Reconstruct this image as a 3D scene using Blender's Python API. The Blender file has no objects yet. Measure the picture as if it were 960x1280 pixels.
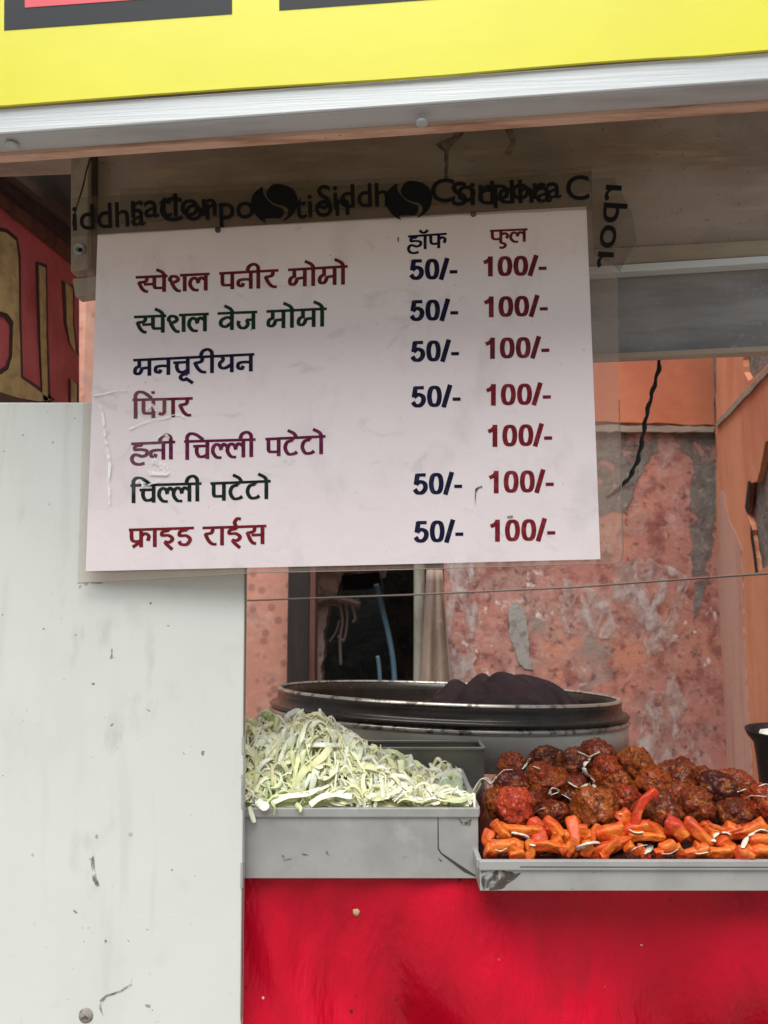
import bpy, bmesh, math, random
from mathutils import Vector, Matrix, noise
from mathutils.bvhtree import BVHTree
random.seed(7)
C = bpy.context
SC = C.scene
COL = SC.collection
rad = math.radians

# ---------------------------------------------------------------- camera, sky, sun, exposure
CAMZ, PITCH, F = 1.35, rad(6.2), 924.0
cd = bpy.data.cameras.new('camera')
cam = bpy.data.objects.new('camera', cd); COL.objects.link(cam)
cam.location = (0, 0, CAMZ); cam.rotation_euler = (rad(90) + PITCH, 0, 0)
cd.sensor_fit = 'VERTICAL'; cd.sensor_height = 36.0; cd.lens = 36.0 * F / 1280
cd.clip_start = 0.02; cd.clip_end = 500
cd.dof.use_dof = True; cd.dof.focus_distance = 0.95; cd.dof.aperture_fstop = 9.0
SC.camera = cam
SUN_DIR = Vector((-0.14, -0.42, 1.25)).normalized()
w = bpy.data.worlds.new('World'); SC.world = w; w.use_nodes = True
nt = w.node_tree
sky = nt.nodes.new('ShaderNodeTexSky'); sky.sky_type = 'NISHITA'; sky.sun_disc = False
sky.sun_elevation = math.asin(SUN_DIR.z); sky.sun_rotation = math.atan2(SUN_DIR.x, SUN_DIR.y)
sky.air_density = 1.6; sky.dust_density = 5.0; sky.ozone_density = 0.6
nt.links.new(sky.outputs[0], nt.nodes['Background'].inputs[0])
nt.nodes['Background'].inputs[1].default_value = 0.076
sd = bpy.data.lights.new('sun', 'SUN'); sd.energy = 5.0; sd.angle = rad(60); sd.color = (.96, 1, .985)
so = bpy.data.objects.new('sun', sd); COL.objects.link(so); so.location = (-2, -4, 6)
so.rotation_euler = SUN_DIR.to_track_quat('Z', 'Y').to_euler()
SC.view_settings.view_transform = 'Standard'; SC.view_settings.look = 'None'
SC.view_settings.exposure = 0.33; SC.view_settings.gamma = 1.0
SC.cycles.max_bounces = 8; SC.cycles.transparent_max_bounces = 16

# ---------------------------------------------------------------- measuring: photograph pixel -> point on a real plane
cp, sp = math.cos(PITCH), math.sin(PITCH)
def ray(px, py):
    x = (px - 480) / F; z = -(py - 640) / F
    return Vector((x, cp - z * sp, sp + z * cp))
EYE = Vector((0, 0, CAMZ))
class Plane:
    def __init__(s, y0, a=0.0, p=None, n=None):
        s.p = Vector((0, y0, CAMZ)) if p is None else Vector(p)
        s.n = Vector((a, 1, 0)).normalized() if n is None else Vector(n).normalized()
    def hit(s, px, py):
        d = ray(px, py)
        return EYE + d * ((s.p - EYE).dot(s.n) / d.dot(s.n))
    def off(s, d):                       # moved d metres towards the viewer's side
        return Plane(0, p=s.p - s.n * d, n=s.n)
def P(px, py, Y): return Plane(Y).hit(px, py)

# ---------------------------------------------------------------- materials
def rgb(c): return (c[0], c[1], c[2], 1)
def mat(name, base, rough=.6, metal=0, layers=(), bump=(), coat=0, rnd=None, rvar=None, attr=None, ior=1.45, trans=0, sss=0, holes=None):
    m = bpy.data.materials.new(name); m.use_nodes = True
    t = m.node_tree; N, L = t.nodes, t.links
    b = N['Principled BSDF']
    b.inputs['Roughness'].default_value = rough; b.inputs['Metallic'].default_value = metal
    b.inputs['Coat Weight'].default_value = coat; b.inputs['Coat Roughness'].default_value = .15
    b.inputs['IOR'].default_value = ior
    if sss:
        b.inputs['Subsurface Weight'].default_value = sss; b.inputs['Subsurface Scale'].default_value = .01
    tc = N.new('ShaderNodeTexCoord')
    def tex(kind, scale, detail=6, stretch=(1, 1, 1), dist=0.0, shift=0):
        mp = N.new('ShaderNodeMapping'); L.new(tc.outputs['Object'], mp.inputs[0])
        mp.inputs['Scale'].default_value = stretch; mp.inputs['Location'].default_value = (shift, shift * .7, shift * 1.3)
        if kind == 'noise':
            n = N.new('ShaderNodeTexNoise'); n.inputs['Detail'].default_value = detail; n.inputs['Roughness'].default_value = .6
            n.inputs['Distortion'].default_value = dist; out = n.outputs[0]
        elif kind == 'ridge':
            n = N.new('ShaderNodeTexNoise'); n.noise_type = 'RIDGED_MULTIFRACTAL'; n.inputs['Detail'].default_value = detail; out = n.outputs[0]
            n.inputs['Distortion'].default_value = dist
        else:
            n = N.new('ShaderNodeTexVoronoi'); out = n.outputs['Distance']
            if kind == 'edge': n.feature = 'DISTANCE_TO_EDGE'
        n.inputs['Scale'].default_value = scale
        L.new(mp.outputs[0], n.inputs['Vector'])
        return out
    col = N.new('ShaderNodeRGB'); col.outputs[0].default_value = rgb(base); cur = col.outputs[0]
    if attr:
        a = N.new('ShaderNodeAttribute'); a.attribute_name = attr; cur = a.outputs['Color']
    if rnd:
        oi = N.new('ShaderNodeObjectInfo'); cr = N.new('ShaderNodeValToRGB'); els = cr.color_ramp.elements
        for i, c in [(0, rnd[0]), (len(rnd) - 1, rnd[-1])] + list(enumerate(rnd))[1:-1]:
            e = els[0] if i == 0 else (els[1] if i == len(rnd) - 1 else els.new(i / (len(rnd) - 1)))
            e.position = i / (len(rnd) - 1); e.color = rgb(c)
        L.new(oi.outputs['Random'], cr.inputs[0]); cur = cr.outputs[0]
    for k, ly in enumerate(layers):
        kind, scale, c2, lo, hi = ly[:5]; o = ly[5] if len(ly) > 5 else {}
        out = tex(kind, scale, o.get('detail', 6), o.get('stretch', (1, 1, 1)), o.get('dist', 0), o.get('shift', k * 3.7))
        r = N.new('ShaderNodeMapRange'); r.clamp = True
        for i, v in enumerate((lo, hi, 0, o.get('amt', 1))): r.inputs[i + 1].default_value = v
        L.new(out, r.inputs[0]); fac = r.outputs[0]
        if 'mask' in o:
            ms, mlo, mhi = o['mask'][:3]
            o2 = tex('noise', ms, 4, (1, 1, 1), 0, k * 5.1 + 2); r2 = N.new('ShaderNodeMapRange'); r2.clamp = True
            r2.inputs[1].default_value = mlo; r2.inputs[2].default_value = mhi; L.new(o2, r2.inputs[0])
            mu = N.new('ShaderNodeMath'); mu.operation = 'MULTIPLY'; L.new(fac, mu.inputs[0]); L.new(r2.outputs[0], mu.inputs[1]); fac = mu.outputs[0]
        mx = N.new('ShaderNodeMix'); mx.data_type = 'RGBA'
        L.new(fac, mx.inputs[0]); L.new(cur, mx.inputs[6]); mx.inputs[7].default_value = rgb(c2); cur = mx.outputs[2]
    L.new(cur, b.inputs['Base Color'])
    if rvar:
        out = tex('noise', rvar[0], 5, rvar[3] if len(rvar) > 3 else (1, 1, 1), 0, 9)
        r = N.new('ShaderNodeMapRange'); r.inputs[1].default_value = .3; r.inputs[2].default_value = .7
        r.inputs[3].default_value = rvar[1]; r.inputs[4].default_value = rvar[2]
        L.new(out, r.inputs[0]); L.new(r.outputs[0], b.inputs['Roughness'])
    prev = None
    for k, bp in enumerate(bump):
        kind, scale, strength, dist = bp[:4]; o = bp[4] if len(bp) > 4 else {}
        bn = N.new('ShaderNodeBump'); bn.inputs['Strength'].default_value = strength; bn.inputs['Distance'].default_value = dist
        L.new(tex(kind, scale, o.get('detail', 5), o.get('stretch', (1, 1, 1)), o.get('dist', 0), k * 2.3 + 1), bn.inputs['Height'])
        if prev: L.new(prev, bn.inputs['Normal'])
        prev = bn.outputs[0]
    if prev: L.new(prev, b.inputs['Normal'])
    if trans:
        tr = N.new('ShaderNodeBsdfTransparent'); ms = N.new('ShaderNodeMixShader'); ms.inputs[0].default_value = 1 - trans
        L.new(tr.outputs[0], ms.inputs[1]); L.new(b.outputs[0], ms.inputs[2]); L.new(ms.outputs[0], N['Material Output'].inputs[0])
    if holes:                                # worn, broken-up film: noise leaves gaps
        out = tex('noise', holes[0], 7, holes[3] if len(holes) > 3 else (1, 1, 1), .6, 4)
        r = N.new('ShaderNodeMapRange'); r.inputs[1].default_value = holes[1]; r.inputs[2].default_value = holes[2]
        if len(holes) > 4: r.inputs[4].default_value = holes[4]
        L.new(out, r.inputs[0]); tr = N.new('ShaderNodeBsdfTransparent'); ms = N.new('ShaderNodeMixShader')
        L.new(r.outputs[0], ms.inputs[0]); L.new(tr.outputs[0], ms.inputs[1]); L.new(b.outputs[0], ms.inputs[2]); L.new(ms.outputs[0], N['Material Output'].inputs[0])
    return m

# ---------------------------------------------------------------- object helpers
def link(o, parent=None):
    COL.objects.link(o)
    if parent: o.parent = parent
    return o
def root_loc(p):
    v = Vector((0, 0, 0))
    while p: v = v + p.location; p = p.parent
    return v
def tag(o, label=None, cat=None, group=None, kind=None):
    for k, v in (('label', label), ('category', cat), ('group', group), ('kind', kind)):
        if v: o[k] = v
    return o
def thing(name, label, cat, loc, group=None):
    o = bpy.data.objects.new(name, None); o.empty_display_size = .05; o.location = loc
    return tag(link(o), label, cat, group)
def mesh(name, verts, faces, m, parent=None, smooth=False, bevel=0, sub=0, base=None, colors=None):
    verts = [Vector(v) for v in verts]
    if parent: org = root_loc(parent)
    elif base is not None: org = Vector(base)
    else:
        org = sum(verts, Vector()) / len(verts); org.z = min(v.z for v in verts)
    me = bpy.data.meshes.new(name); me.from_pydata([v - org for v in verts], [], faces); me.update()
    bm = bmesh.new(); bm.from_mesh(me); bmesh.ops.recalc_face_normals(bm, faces=bm.faces); bm.to_mesh(me); bm.free()
    if colors:
        ca = me.color_attributes.new('tint', 'FLOAT_COLOR', 'POINT')
        for i, c in enumerate(colors): ca.data[i].color = rgb(c)
    me.materials.append(m)
    if smooth:
        for p in me.polygons: p.use_smooth = True
    o = link(bpy.data.objects.new(name, me), parent)
    if not parent: o.location = org
    if bevel:
        b = o.modifiers.new('bevel', 'BEVEL'); b.width = bevel; b.segments = 2; b.limit_method = 'ANGLE'; b.angle_limit = rad(40)
    if sub:
        s = o.modifiers.new('sub', 'SUBSURF'); s.levels = sub; s.render_levels = sub
    return o
def prism(front, back):
    n = len(front); f = [tuple(range(n)), tuple(range(2 * n - 1, n - 1, -1))]
    for i in range(n):
        j = (i + 1) % n; f.append((i, j, n + j, n + i))
    return list(front) + list(back), f
def rough_px(poly, step=6, amp=1.0, seed=1):
    out = []; n = len(poly)
    for i in range(n):
        a, b = poly[i], poly[(i + 1) % n]; L = math.dist(a, b); k = max(1, int(L / step))
        for j in range(k):
            t = j / k; x = a[0] + (b[0] - a[0]) * t; y = a[1] + (b[1] - a[1]) * t
            v = noise.noise_vector(Vector((x * .13 + seed, y * .13, seed * 3.1)))
            out.append((x + v.x * amp * 1.6, y + v.y * amp * 1.6))
    return out
def slab(name, poly, pl, th, m, parent=None, bevel=0, **k):
    fr = [pl.hit(*p) for p in poly]; bk = [v + pl.n * th for v in fr]
    v, f = prism(fr, bk)
    return mesh(name, v, f, m, parent, bevel=bevel, **k)
def boxv(x0, x1, y0, y1, z0, z1):
    return prism([(x0, y0, z0), (x1, y0, z0), (x1, y0, z1), (x0, y0, z1)], [(x0, y1, z0), (x1, y1, z0), (x1, y1, z1), (x0, y1, z1)])
def box(name, x0, x1, y0, y1, z0, z1, m, parent=None, bevel=0, **k):
    v, f = boxv(x0, x1, y0, y1, z0, z1); return mesh(name, v, f, m, parent, bevel=bevel, **k)
def join_parts(parts):
    V, Fs = [], []
    for v, f in parts:
        o = len(V); V += [Vector(x) for x in v]; Fs += [tuple(i + o for i in q) for q in f]
    return V, Fs
def catmull(pts, n=6):
    if len(pts) < 3: return list(pts)
    out = []; closed = tuple(pts[0]) == tuple(pts[-1])
    for i in range(len(pts) - 1):
        p1, p2 = pts[i], pts[i + 1]
        p0 = pts[i - 1] if i else (pts[-2] if closed else p1); p3 = pts[i + 2] if i + 2 < len(pts) else (pts[1] if closed else p2)
        for j in range(n):
            t = j / n
            out.append(tuple(.5 * (2 * b + (c - a) * t + (2 * a - 5 * b + 4 * c - d) * t * t + (3 * b - a - 3 * c + d) * t ** 3) for a, b, c, d in zip(p0, p1, p2, p3)))
    out.append(tuple(pts[-1])); return out
def tubev(pts, r, seg=8, flat=1.0):
    pts = [Vector(p) for p in pts]; V, Fs = [], []; up = Vector((.13, .3, .94))
    for i, p in enumerate(pts):
        t = (pts[min(i + 1, len(pts) - 1)] - pts[max(i - 1, 0)]).normalized()
        a = t.cross(up).normalized(); b = t.cross(a)
        rr = r[i] if isinstance(r, (list, tuple)) else r
        for k in range(seg):
            th = 2 * math.pi * k / seg; V.append(p + a * math.cos(th) * rr + b * math.sin(th) * rr * flat)
    for i in range(len(pts) - 1):
        for k in range(seg):
            k2 = (k + 1) % seg; Fs.append((i * seg + k, i * seg + k2, (i + 1) * seg + k2, (i + 1) * seg + k))
    Fs.append(tuple(range(seg))[::-1]); Fs.append(tuple(range((len(pts) - 1) * seg, len(pts) * seg)))
    return V, Fs
def lathev(prof, c, seg=72, tilt=None):
    V, Fs = [], []
    for r, z in prof:
        for k in range(seg):
            a = 2 * math.pi * k / seg; p = Vector((r * math.cos(a), r * math.sin(a), z))
            if tilt: p = tilt @ p
            V.append(Vector(c) + p)
    for i in range(len(prof) - 1):
        for k in range(seg):
            k2 = (k + 1) % seg; Fs.append((i * seg + k, i * seg + k2, (i + 1) * seg + k2, (i + 1) * seg + k))
    return V, Fs

# ---------------------------------------------------------------- material set
M = {}
M['ground'] = mat('ground_dust', (.22, .19, .16), .9, layers=[('noise', 3, (.14, .125, .11), .4, .65)], bump=[('noise', 40, .4, .01)])
M['yellow'] = mat('banner_yellow', (.745, .70, .035), .45, layers=[('noise', 6, (.68, .63, .035), .45, .75, {'amt': .5}), ('noise', 300, (.5, .45, .1), .72, .76, {'amt': .5})], bump=[('noise', 4, .15, .01)])
M['banner_dark'] = mat('banner_black_print', (.026, .027, .031), .6, ior=1.3)
M['banner_red'] = mat('banner_red_print', (.72, .06, .085), .45)
M['alu'] = mat('worn_aluminium', (.60, .62, .63), .42, .15, layers=[('noise', 40, (.52, .54, .56), .45, .7, {'stretch': (.02, 1, 6)}), ('noise', 60, (.22, .2, .18), .72, .78, {'stretch': (.6, 1, 1.5)})], bump=[('noise', 90, .3, .001, {'stretch': (.01, 1, 5)})])
M['alu_under'] = mat('shade_toned_aluminium', (.42, .43, .44), .6, .05, layers=[('noise', 30, (.3, .3, .31), .45, .7, {'stretch': (.15, 1, 1)}), ('noise', 120, (.1, .09, .08), .7, .75)])  # darker copy of the aluminium; underside shade put into its colour
M['ply_edge'] = mat('plywood_edge', (.58, .37, .28), .8, layers=[('noise', 60, (.36, .18, .11), .45, .65, {'stretch': (.15, 1, 3)}), ('noise', 150, (.12, .06, .04), .68, .73)])
M['ply'] = mat('stained_plywood', (.38, .305, .275), .55, layers=[('noise', 9, (.27, .195, .155), .42, .62, {'stretch': (.4, 1, 1)}), ('noise', 45, (.48, .36, .27), .52, .72, {'stretch': (.16, 1, 1.6), 'amt': .8}), ('noise', 5, (.20, .165, .15), .52, .68, {'amt': .8}), ('noise', 160, (.09, .07, .06), .64, .7, {'amt': .7}), ('ridge', 8, (.06, .05, .045), .9, 1.2, {'amt': .35})], bump=[('noise', 70, .25, .002, {'stretch': (.2, 1, 1)})])
M['batten'] = mat('dusty_batten', (.36, .29, .23), .75, layers=[('noise', 20, (.26, .2, .16), .42, .65, {'stretch': (.3, 1, 1)}), ('noise', 90, (.06, .05, .045), .66, .71, {'stretch': (.5, 1, 1)})], bump=[('noise', 80, .3, .002)])
M['tin'] = mat('weathered_tin_sheet', (.28, .26, .25), .42, .35, layers=[('noise', 12, (.19, .175, .17), .42, .62, {'stretch': (.35, 1, 2.2)}), ('noise', 130, (.36, .345, .34), .56, .68, {'mask': (9, .45, .6), 'amt': .7}), ('noise', 16, (.07, .06, .065), .56, .66, {'stretch': (.25, 1, 2.5), 'amt': .8})], bump=[('noise', 120, .2, .001)], rvar=(20, .3, .6))
M['post'] = mat('painted_post', (.34, .27, .215), .6, layers=[('noise', 25, (.26, .2, .16), .45, .65), ('noise', 140, (.08, .06, .05), .68, .73)], bump=[('noise', 60, .2, .002)])
M['steel'] = mat('galvanised_steel', (.43, .425, .415), .40, .3, layers=[('noise', 14, (.36, .355, .345), .42, .65), ('noise', 60, (.2, .18, .16), .68, .74, {'stretch': (1, 1, 1.5)}), ('noise', 35, (.50, .50, .49), .58, .7, {'amt': .5})], bump=[('noise', 18, .15, .004), ('noise', 250, .1, .0006)], rvar=(16, .3, .52))
M['steel_dull'] = mat('dull_tin', (.27, .26, .215), .5, .35, layers=[('noise', 18, (.21, .205, .165), .45, .65), ('noise', 110, (.06, .05, .045), .69, .74)], bump=[('noise', 25, .15, .003)])
M['grime'] = mat('burnt_grime', (.08, .062, .05), .7, bump=[('noise', 120, .5, .001)], holes=(55, .42, .58, (1, 1, 1), .9))
M['seam'] = mat('dark_seam', (.05, .048, .045), .6)
M['panel'] = mat('off_white_panel', (.69, .70, .665), .38, layers=[('noise', 2.5, (.62, .635, .605), .45, .7, {'amt': .6}), ('noise', 12, (.56, .55, .50), .60, .72, {'amt': .45}), ('noise', 130, (.16, .15, .13), .70, .73, {'stretch': (1, 1, 1)}), ('voronoi', 38, (.12, .11, .10), .075, .03, {'mask': (9, .54, .6)}), ('voronoi', 17, (.3, .28, .25), .06, .03, {'mask': (7, .5, .58)}), ('noise', 5, (.55, .545, .50), .52, .66, {'amt': .35, 'stretch': (1.4, 1, .5), 'detail': 9}), ('noise', 14, (.46, .44, .40), .62, .72, {'stretch': (1.2, 1, .5), 'amt': .4}), ('noise', 9, (.50, .48, .43), .58, .66, {'stretch': (2.5, 1, .25), 'amt': .25})], bump=[('noise', 3, .06, .02), ('noise', 220, .08, .0005)], coat=.1)
M['mark'] = mat('dark_scuff', (.09, .08, .075), .8, layers=[('noise', 200, (.3, .28, .26), .5, .6)])
M['rustmark'] = mat('rust_mark', (.30, .27, .24), .6, layers=[('noise', 160, (.10, .08, .065), .48, .6)])
M['paper'] = mat('laminated_paper', (.80, .705, .72), .36, layers=[('noise', 5, (.74, .655, .665), .42, .68, {'amt': .7}), ('noise', 15, (.56, .49, .49), .54, .70, {'amt': .45, 'stretch': (1, 1, .6)}), ('noise', 200, (.2, .15, .14), .705, .74), ('noise', 9, (.54, .47, .475), .60, .68, {'amt': .4, 'dist': 2, 'stretch': (1, 1, 1.6)})], bump=[('noise', 6, .25, .012), ('noise', 16, .15, .004, {'dist': 1.5})], coat=.35)
M['film'] = mat('clear_lamination', (.42, .31, .25), .22, layers=[('noise', 30, (.55, .45, .38), .55, .7, {'amt': .6}), ('noise', 200, (.1, .07, .06), .70, .74)], bump=[('noise', 12, .3, .004)], trans=.82)
M['filmedge'] = mat('lamination_edge', (.22, .16, .13), .4)
M['tape'] = mat('brown_film_tape', (.10, .072, .052), .3, layers=[('noise', 12, (.14, .1, .075), .45, .65)], bump=[('noise', 22, .3, .003)], trans=.8)
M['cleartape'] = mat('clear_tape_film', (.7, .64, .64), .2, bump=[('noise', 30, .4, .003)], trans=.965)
M['scuff_or_glint'] = mat('painted_wrinkle_glint', (.92, .88, .88), .5, holes=(90, .30, .56, (1, 1, 1), .9))  # reflection squiggles on wrinkled tape, painted as broken white strips
M['tapeprint'] = mat('tape_black_print', (.010, .0105, .013), .5, ior=1.2)
INK = {'maroon': (.12, .014, .022), 'green': (.012, .032, .018), 'navy': (.010, .010, .032), 'plum': (.105, .012, .045), 'black': (.012, .02, .016), 'red': (.155, .013, .02)}
for k, c in INK.items(): M['ink_' + k] = mat('ink_' + k, c, .55, ior=1.15, layers=[('noise', 120, tuple(x * 1.6 + .01 for x in c), .5, .7)])
M['sign_red'] = mat('faded_red_board', (.52, .12, .135), .55, layers=[('noise', 8, (.36, .06, .07), .4, .65), ('noise', 60, (.12, .03, .035), .66, .72, {'stretch': (1, 1, .2)})])
M['sign_yellow'] = mat('faded_yellow_lettering', (.52, .43, .19), .6, layers=[('noise', 30, (.36, .28, .12), .45, .65), ('noise', 60, (.05, .04, .025), .66, .7, {'stretch': (1, 1, .15)})])
M['sign_black'] = mat('lettering_outline', (.035, .02, .022), .6)
M['brown_wood'] = mat('brown_wood', (.085, .055, .045), .6, layers=[('noise', 20, (.055, .035, .03), .45, .65, {'stretch': (1, .1, 1)})], bump=[('noise', 60, .2, .002)])
M['dark_wood'] = mat('dark_doorpost', (.028, .021, .02), .55, layers=[('noise', 30, (.05, .035, .03), .5, .7, {'stretch': (1, 1, .1)})])
M['rust_wood'] = mat('red_brown_trim', (.13, .055, .04), .6, layers=[('noise', 40, (.07, .03, .025), .45, .65, {'stretch': (1, 1, .15)})])
M['dark_roof'] = mat('dark_roof_sheet', (.075, .068, .064), .7)
M['wall'] = mat('peeling_pink_plaster', (.46, .205, .165), .9, layers=[
    ('noise', 2.2, (.55, .24, .155), .50, .62), ('noise', 4, (.36, .22, .19), .46, .62, {'detail': 8, 'amt': .8}),
    ('noise', 11, (.27, .095, .08), .49, .61, {'detail': 9, 'amt': .9}), ('noise', 24, (.56, .33, .28), .52, .68, {'detail': 8, 'amt': .6}), ('noise', 6, (.28, .245, .22), .52, .64, {'detail': 9, 'mask': (1.5, .42, .58), 'amt': .8}),
    ('noise', 34, (.13, .065, .058), .56, .66, {'detail': 8, 'amt': .8}), ('noise', 7, (.66, .56, .53), .54, .72, {'detail': 10, 'dist': 1.6, 'stretch': (1.3, 1, .6), 'mask': (1.7, .45, .6), 'amt': .6}),
    ('noise', 28, (.74, .67, .64), .60, .70, {'detail': 9, 'mask': (2.0, .48, .6)})],
    bump=[('noise', 7, .35, .02), ('noise', 26, .3, .006), ('noise', 80, .3, .003)])
M['spotwall'] = mat('spotted_pink_plaster', (.60, .27, .20), .85, layers=[('noise', 14, (.66, .34, .25), .48, .62), ('noise', 10, (.46, .25, .21), .55, .66), ('voronoi', 21, (.32, .14, .12), .36, .22, {'amt': .7}), ('noise', 40, (.6, .45, .4), .68, .75)], bump=[('noise', 40, .4, .004)])
M['orange'] = mat('orange_paint', (.58, .19, .095), .7, layers=[('noise', 4, (.48, .14, .075), .42, .65), ('noise', 14, (.56, .21, .11), .58, .72, {'amt': .6}), ('noise', 60, (.12, .05, .035), .72, .76), ('noise', 9, (.58, .36, .28), .68, .78, {'amt': .5})], bump=[('noise', 8, .25, .008), ('noise', 60, .2, .003)])
M['side_orange'] = mat('orange_plaster', (.68, .29, .16), .75, layers=[('noise', 6, (.56, .20, .11), .42, .62, {'stretch': (1, 1, .3)}), ('noise', 16, (.60, .26, .155), .56, .72, {'stretch': (1, 1, .3), 'amt': .7}), ('noise', 70, (.2, .08, .05), .71, .76)], bump=[('noise', 10, .35, .008), ('noise', 60, .2, .003)])
M['faded'] = mat('faded_pink_plaster', (.56, .33, .26), .85, layers=[('noise', 9, (.48, .25, .195), .45, .65, {'stretch': (1, 1, .25)}), ('noise', 25, (.56, .36, .30), .58, .7, {'stretch': (1, 1, .3)})], bump=[('noise', 30, .4, .004)])
M['concrete'] = mat('bare_concrete', (.21, .185, .16), .9, layers=[('noise', 14, (.13, .115, .1), .45, .65), ('noise', 40, (.33, .29, .25), .58, .7), ('noise', 8, (.30, .16, .12), .62, .7, {'amt': .6})], bump=[('noise', 30, .7, .01), ('noise', 110, .5, .004)])
M['mortar_worn'] = mat('worn_grey_mortar', (.24, .21, .185), .9, layers=[('noise', 14, (.15, .13, .115), .45, .65), ('noise', 40, (.36, .31, .27), .58, .7)], bump=[('noise', 30, .7, .008)], holes=(9, .40, .52, (1, 1, 1), .9))
M['pinkpatch'] = mat('smooth_pink_plaster', (.36, .15, .115), .8, layers=[('noise', 7, (.30, .155, .125), .45, .65), ('noise', 30, (.44, .22, .17), .6, .72)], bump=[('noise', 20, .3, .005)])
M['greypatch'] = mat('grey_mortar', (.33, .31, .285), .9, layers=[('noise', 30, (.2, .19, .175), .5, .65)], bump=[('noise', 60, .5, .004)])
M['alcove'] = mat('near_black_wall', (.025, .027, .029), .9, layers=[('noise', 9, (.045, .05, .045), .5, .65), ('noise', 60, (.22, .21, .19), .69, .74)], bump=[('noise', 20, .5, .01)])  # near-black wall colour with pale specks
M['pier_stone'] = mat('dark_mottled_stone', (.04, .038, .032), .9, layers=[('noise', 14, (.015, .015, .014), .45, .6), ('noise', 60, (.2, .19, .16), .66, .72)], bump=[('noise', 30, .6, .01)])  # near-black stone with random paler mottling
M['stain'] = mat('soft_dark_stain', (.085, .062, .052), .7, holes=(30, .36, .7, (1, 1, 1), .5))
M['smudge'] = mat('grey_smudge', (.16, .15, .135), .8, holes=(70, .42, .66, (1, 1, 1), .5))
M['salt'] = mat('salt_bloom', (.66, .58, .55), .9, layers=[('noise', 30, (.5, .36, .32), .5, .6)], bump=[('noise', 60, .5, .004)], holes=(13, .46, .70, (1.5, 1, .7), .75))
M['ledge'] = mat('chipped_pale_plaster', (.66, .54, .47), .9, layers=[('noise', 16, (.34, .26, .22), .45, .62), ('noise', 40, (.12, .1, .09), .58, .7)], bump=[('noise', 24, .9, .012)])
M['black'] = mat('black_gap', (.006, .006, .007), .9)
M['bluepipe'] = mat('blue_plastic_pipe', (.12, .235, .32), .45, layers=[('noise', 10, (.2, .27, .32), .5, .7)])
M['palepole'] = mat('pale_pole', (.30, .275, .225), .7, layers=[('noise', 16, (.16, .14, .11), .45, .65, {'stretch': (1, 1, .3)})])
M['sack'] = mat('beige_sackcloth', (.27, .195, .15), .9, layers=[('noise', 18, (.17, .12, .1), .45, .65, {'stretch': (1.5, 1, .2)}), ('noise', 30, (.38, .29, .23), .6, .75)], bump=[('noise', 40, .3, .004)])
M['root'] = mat('dry_root', (.21, .16, .14), .9, bump=[('noise', 60, .4, .003)])
M['cable'] = mat('black_cable', (.012, .011, .011), .5)
M['wire'] = mat('grey_wire', (.13, .10, .085), .6)
M['potrim'] = mat('greasy_dark_steel', (.045, .036, .03), .28, .35, layers=[('noise', 28, (.035, .027, .022), .45, .7), ('noise', 45, (.42, .34, .22), .69, .73, {'stretch': (1, 1, 2), 'amt': .8})], rvar=(30, .2, .36))
M['lip'] = mat('worn_steel_lip', (.42, .39, .34), .3, .6, layers=[('noise', 50, (.12, .1, .08), .52, .62)])
M['potin'] = mat('near_black_pot_inside', (.016, .014, .013), .5, .3, layers=[('noise', 20, (.04, .034, .03), .5, .7)])  # near-black inside colour with slightly paler blotches
M['potbody'] = mat('pot_steel', (.62, .60, .54), .36, .2, layers=[('noise', 8, (.52, .50, .45), .42, .65, {'stretch': (1, 1, .5)}), ('noise', 80, (.1, .085, .07), .69, .75)], rvar=(10, .28, .48), bump=[('noise', 10, .1, .004)])
M['cloth'] = mat('dark_purple_cloth', (.020, .011, .013), .75, ior=1.2, layers=[('noise', 40, (.030, .018, .020), .5, .7)], bump=[('noise', 500, .1, .0005)])
M['ball'] = mat('fried_dumpling_crust', (.2, .05, .02), .45, rnd=[(.46, .036, .008), (.10, .013, .006), (.60, .085, .010), (.24, .018, .006), (.72, .15, .014), (.66, .036, .007)], layers=[('noise', 1.8, (.80, .20, .02), .48, .66, {'amt': .8}), ('noise', 3.4, (.04, .006, .004), .49, .66, {'amt': .85}), ('noise', 10, (.05, .008, .005), .52, .64, {'amt': .7}), ('noise', 14, (.75, .30, .06), .62, .70, {'amt': .6})], bump=[('noise', 9, .8, .04), ('noise', 26, .7, .03)], coat=.3, rvar=(7, .3, .7), ior=1.35)
M['redball'] = mat('red_fried_crust', (.68, .055, .012), .3, layers=[('noise', 4, (.30, .018, .008), .5, .62), ('noise', 5, (.78, .16, .02), .54, .66)], bump=[('noise', 5, .6, .05), ('noise', 14, .5, .02)], coat=.5, sss=.1)
M['fry'] = mat('orange_fried_potato', (.7, .15, .02), .36, rnd=[(.66, .055, .010), (.78, .17, .015), (.52, .028, .010), (.74, .11, .012), (.62, .04, .010)], layers=[('noise', 35, (.30, .012, .006), .46, .62, {'amt': .85}), ('noise', 30, (.80, .26, .03), .55, .68, {'amt': .7}), ('noise', 130, (.25, .02, .008), .62, .7, {'amt': .6})], bump=[('noise', 70, .6, .004), ('noise', 260, .7, .002)], coat=.12, sss=.04, rvar=(60, .25, .5))
M['bed'] = mat('dark_sauce_bed', (.06, .011, .006), .35, layers=[('noise', 50, (.2, .03, .01), .5, .65)], bump=[('noise', 60, .8, .008)], coat=.4)
M['shred'] = mat('cabbage_shred_white', (.72, .68, .56), .4, layers=[('noise', 60, (.70, .72, .46), .5, .68)], sss=.15, coat=.15)
M['cab'] = mat('cabbage_shreds', (.7, .72, .4), .4, attr='tint', layers=[('noise', 45, (.80, .80, .60), .52, .7, {'amt': .5})], bump=[('noise', 60, .2, .002)], sss=.08, coat=.1)
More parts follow.
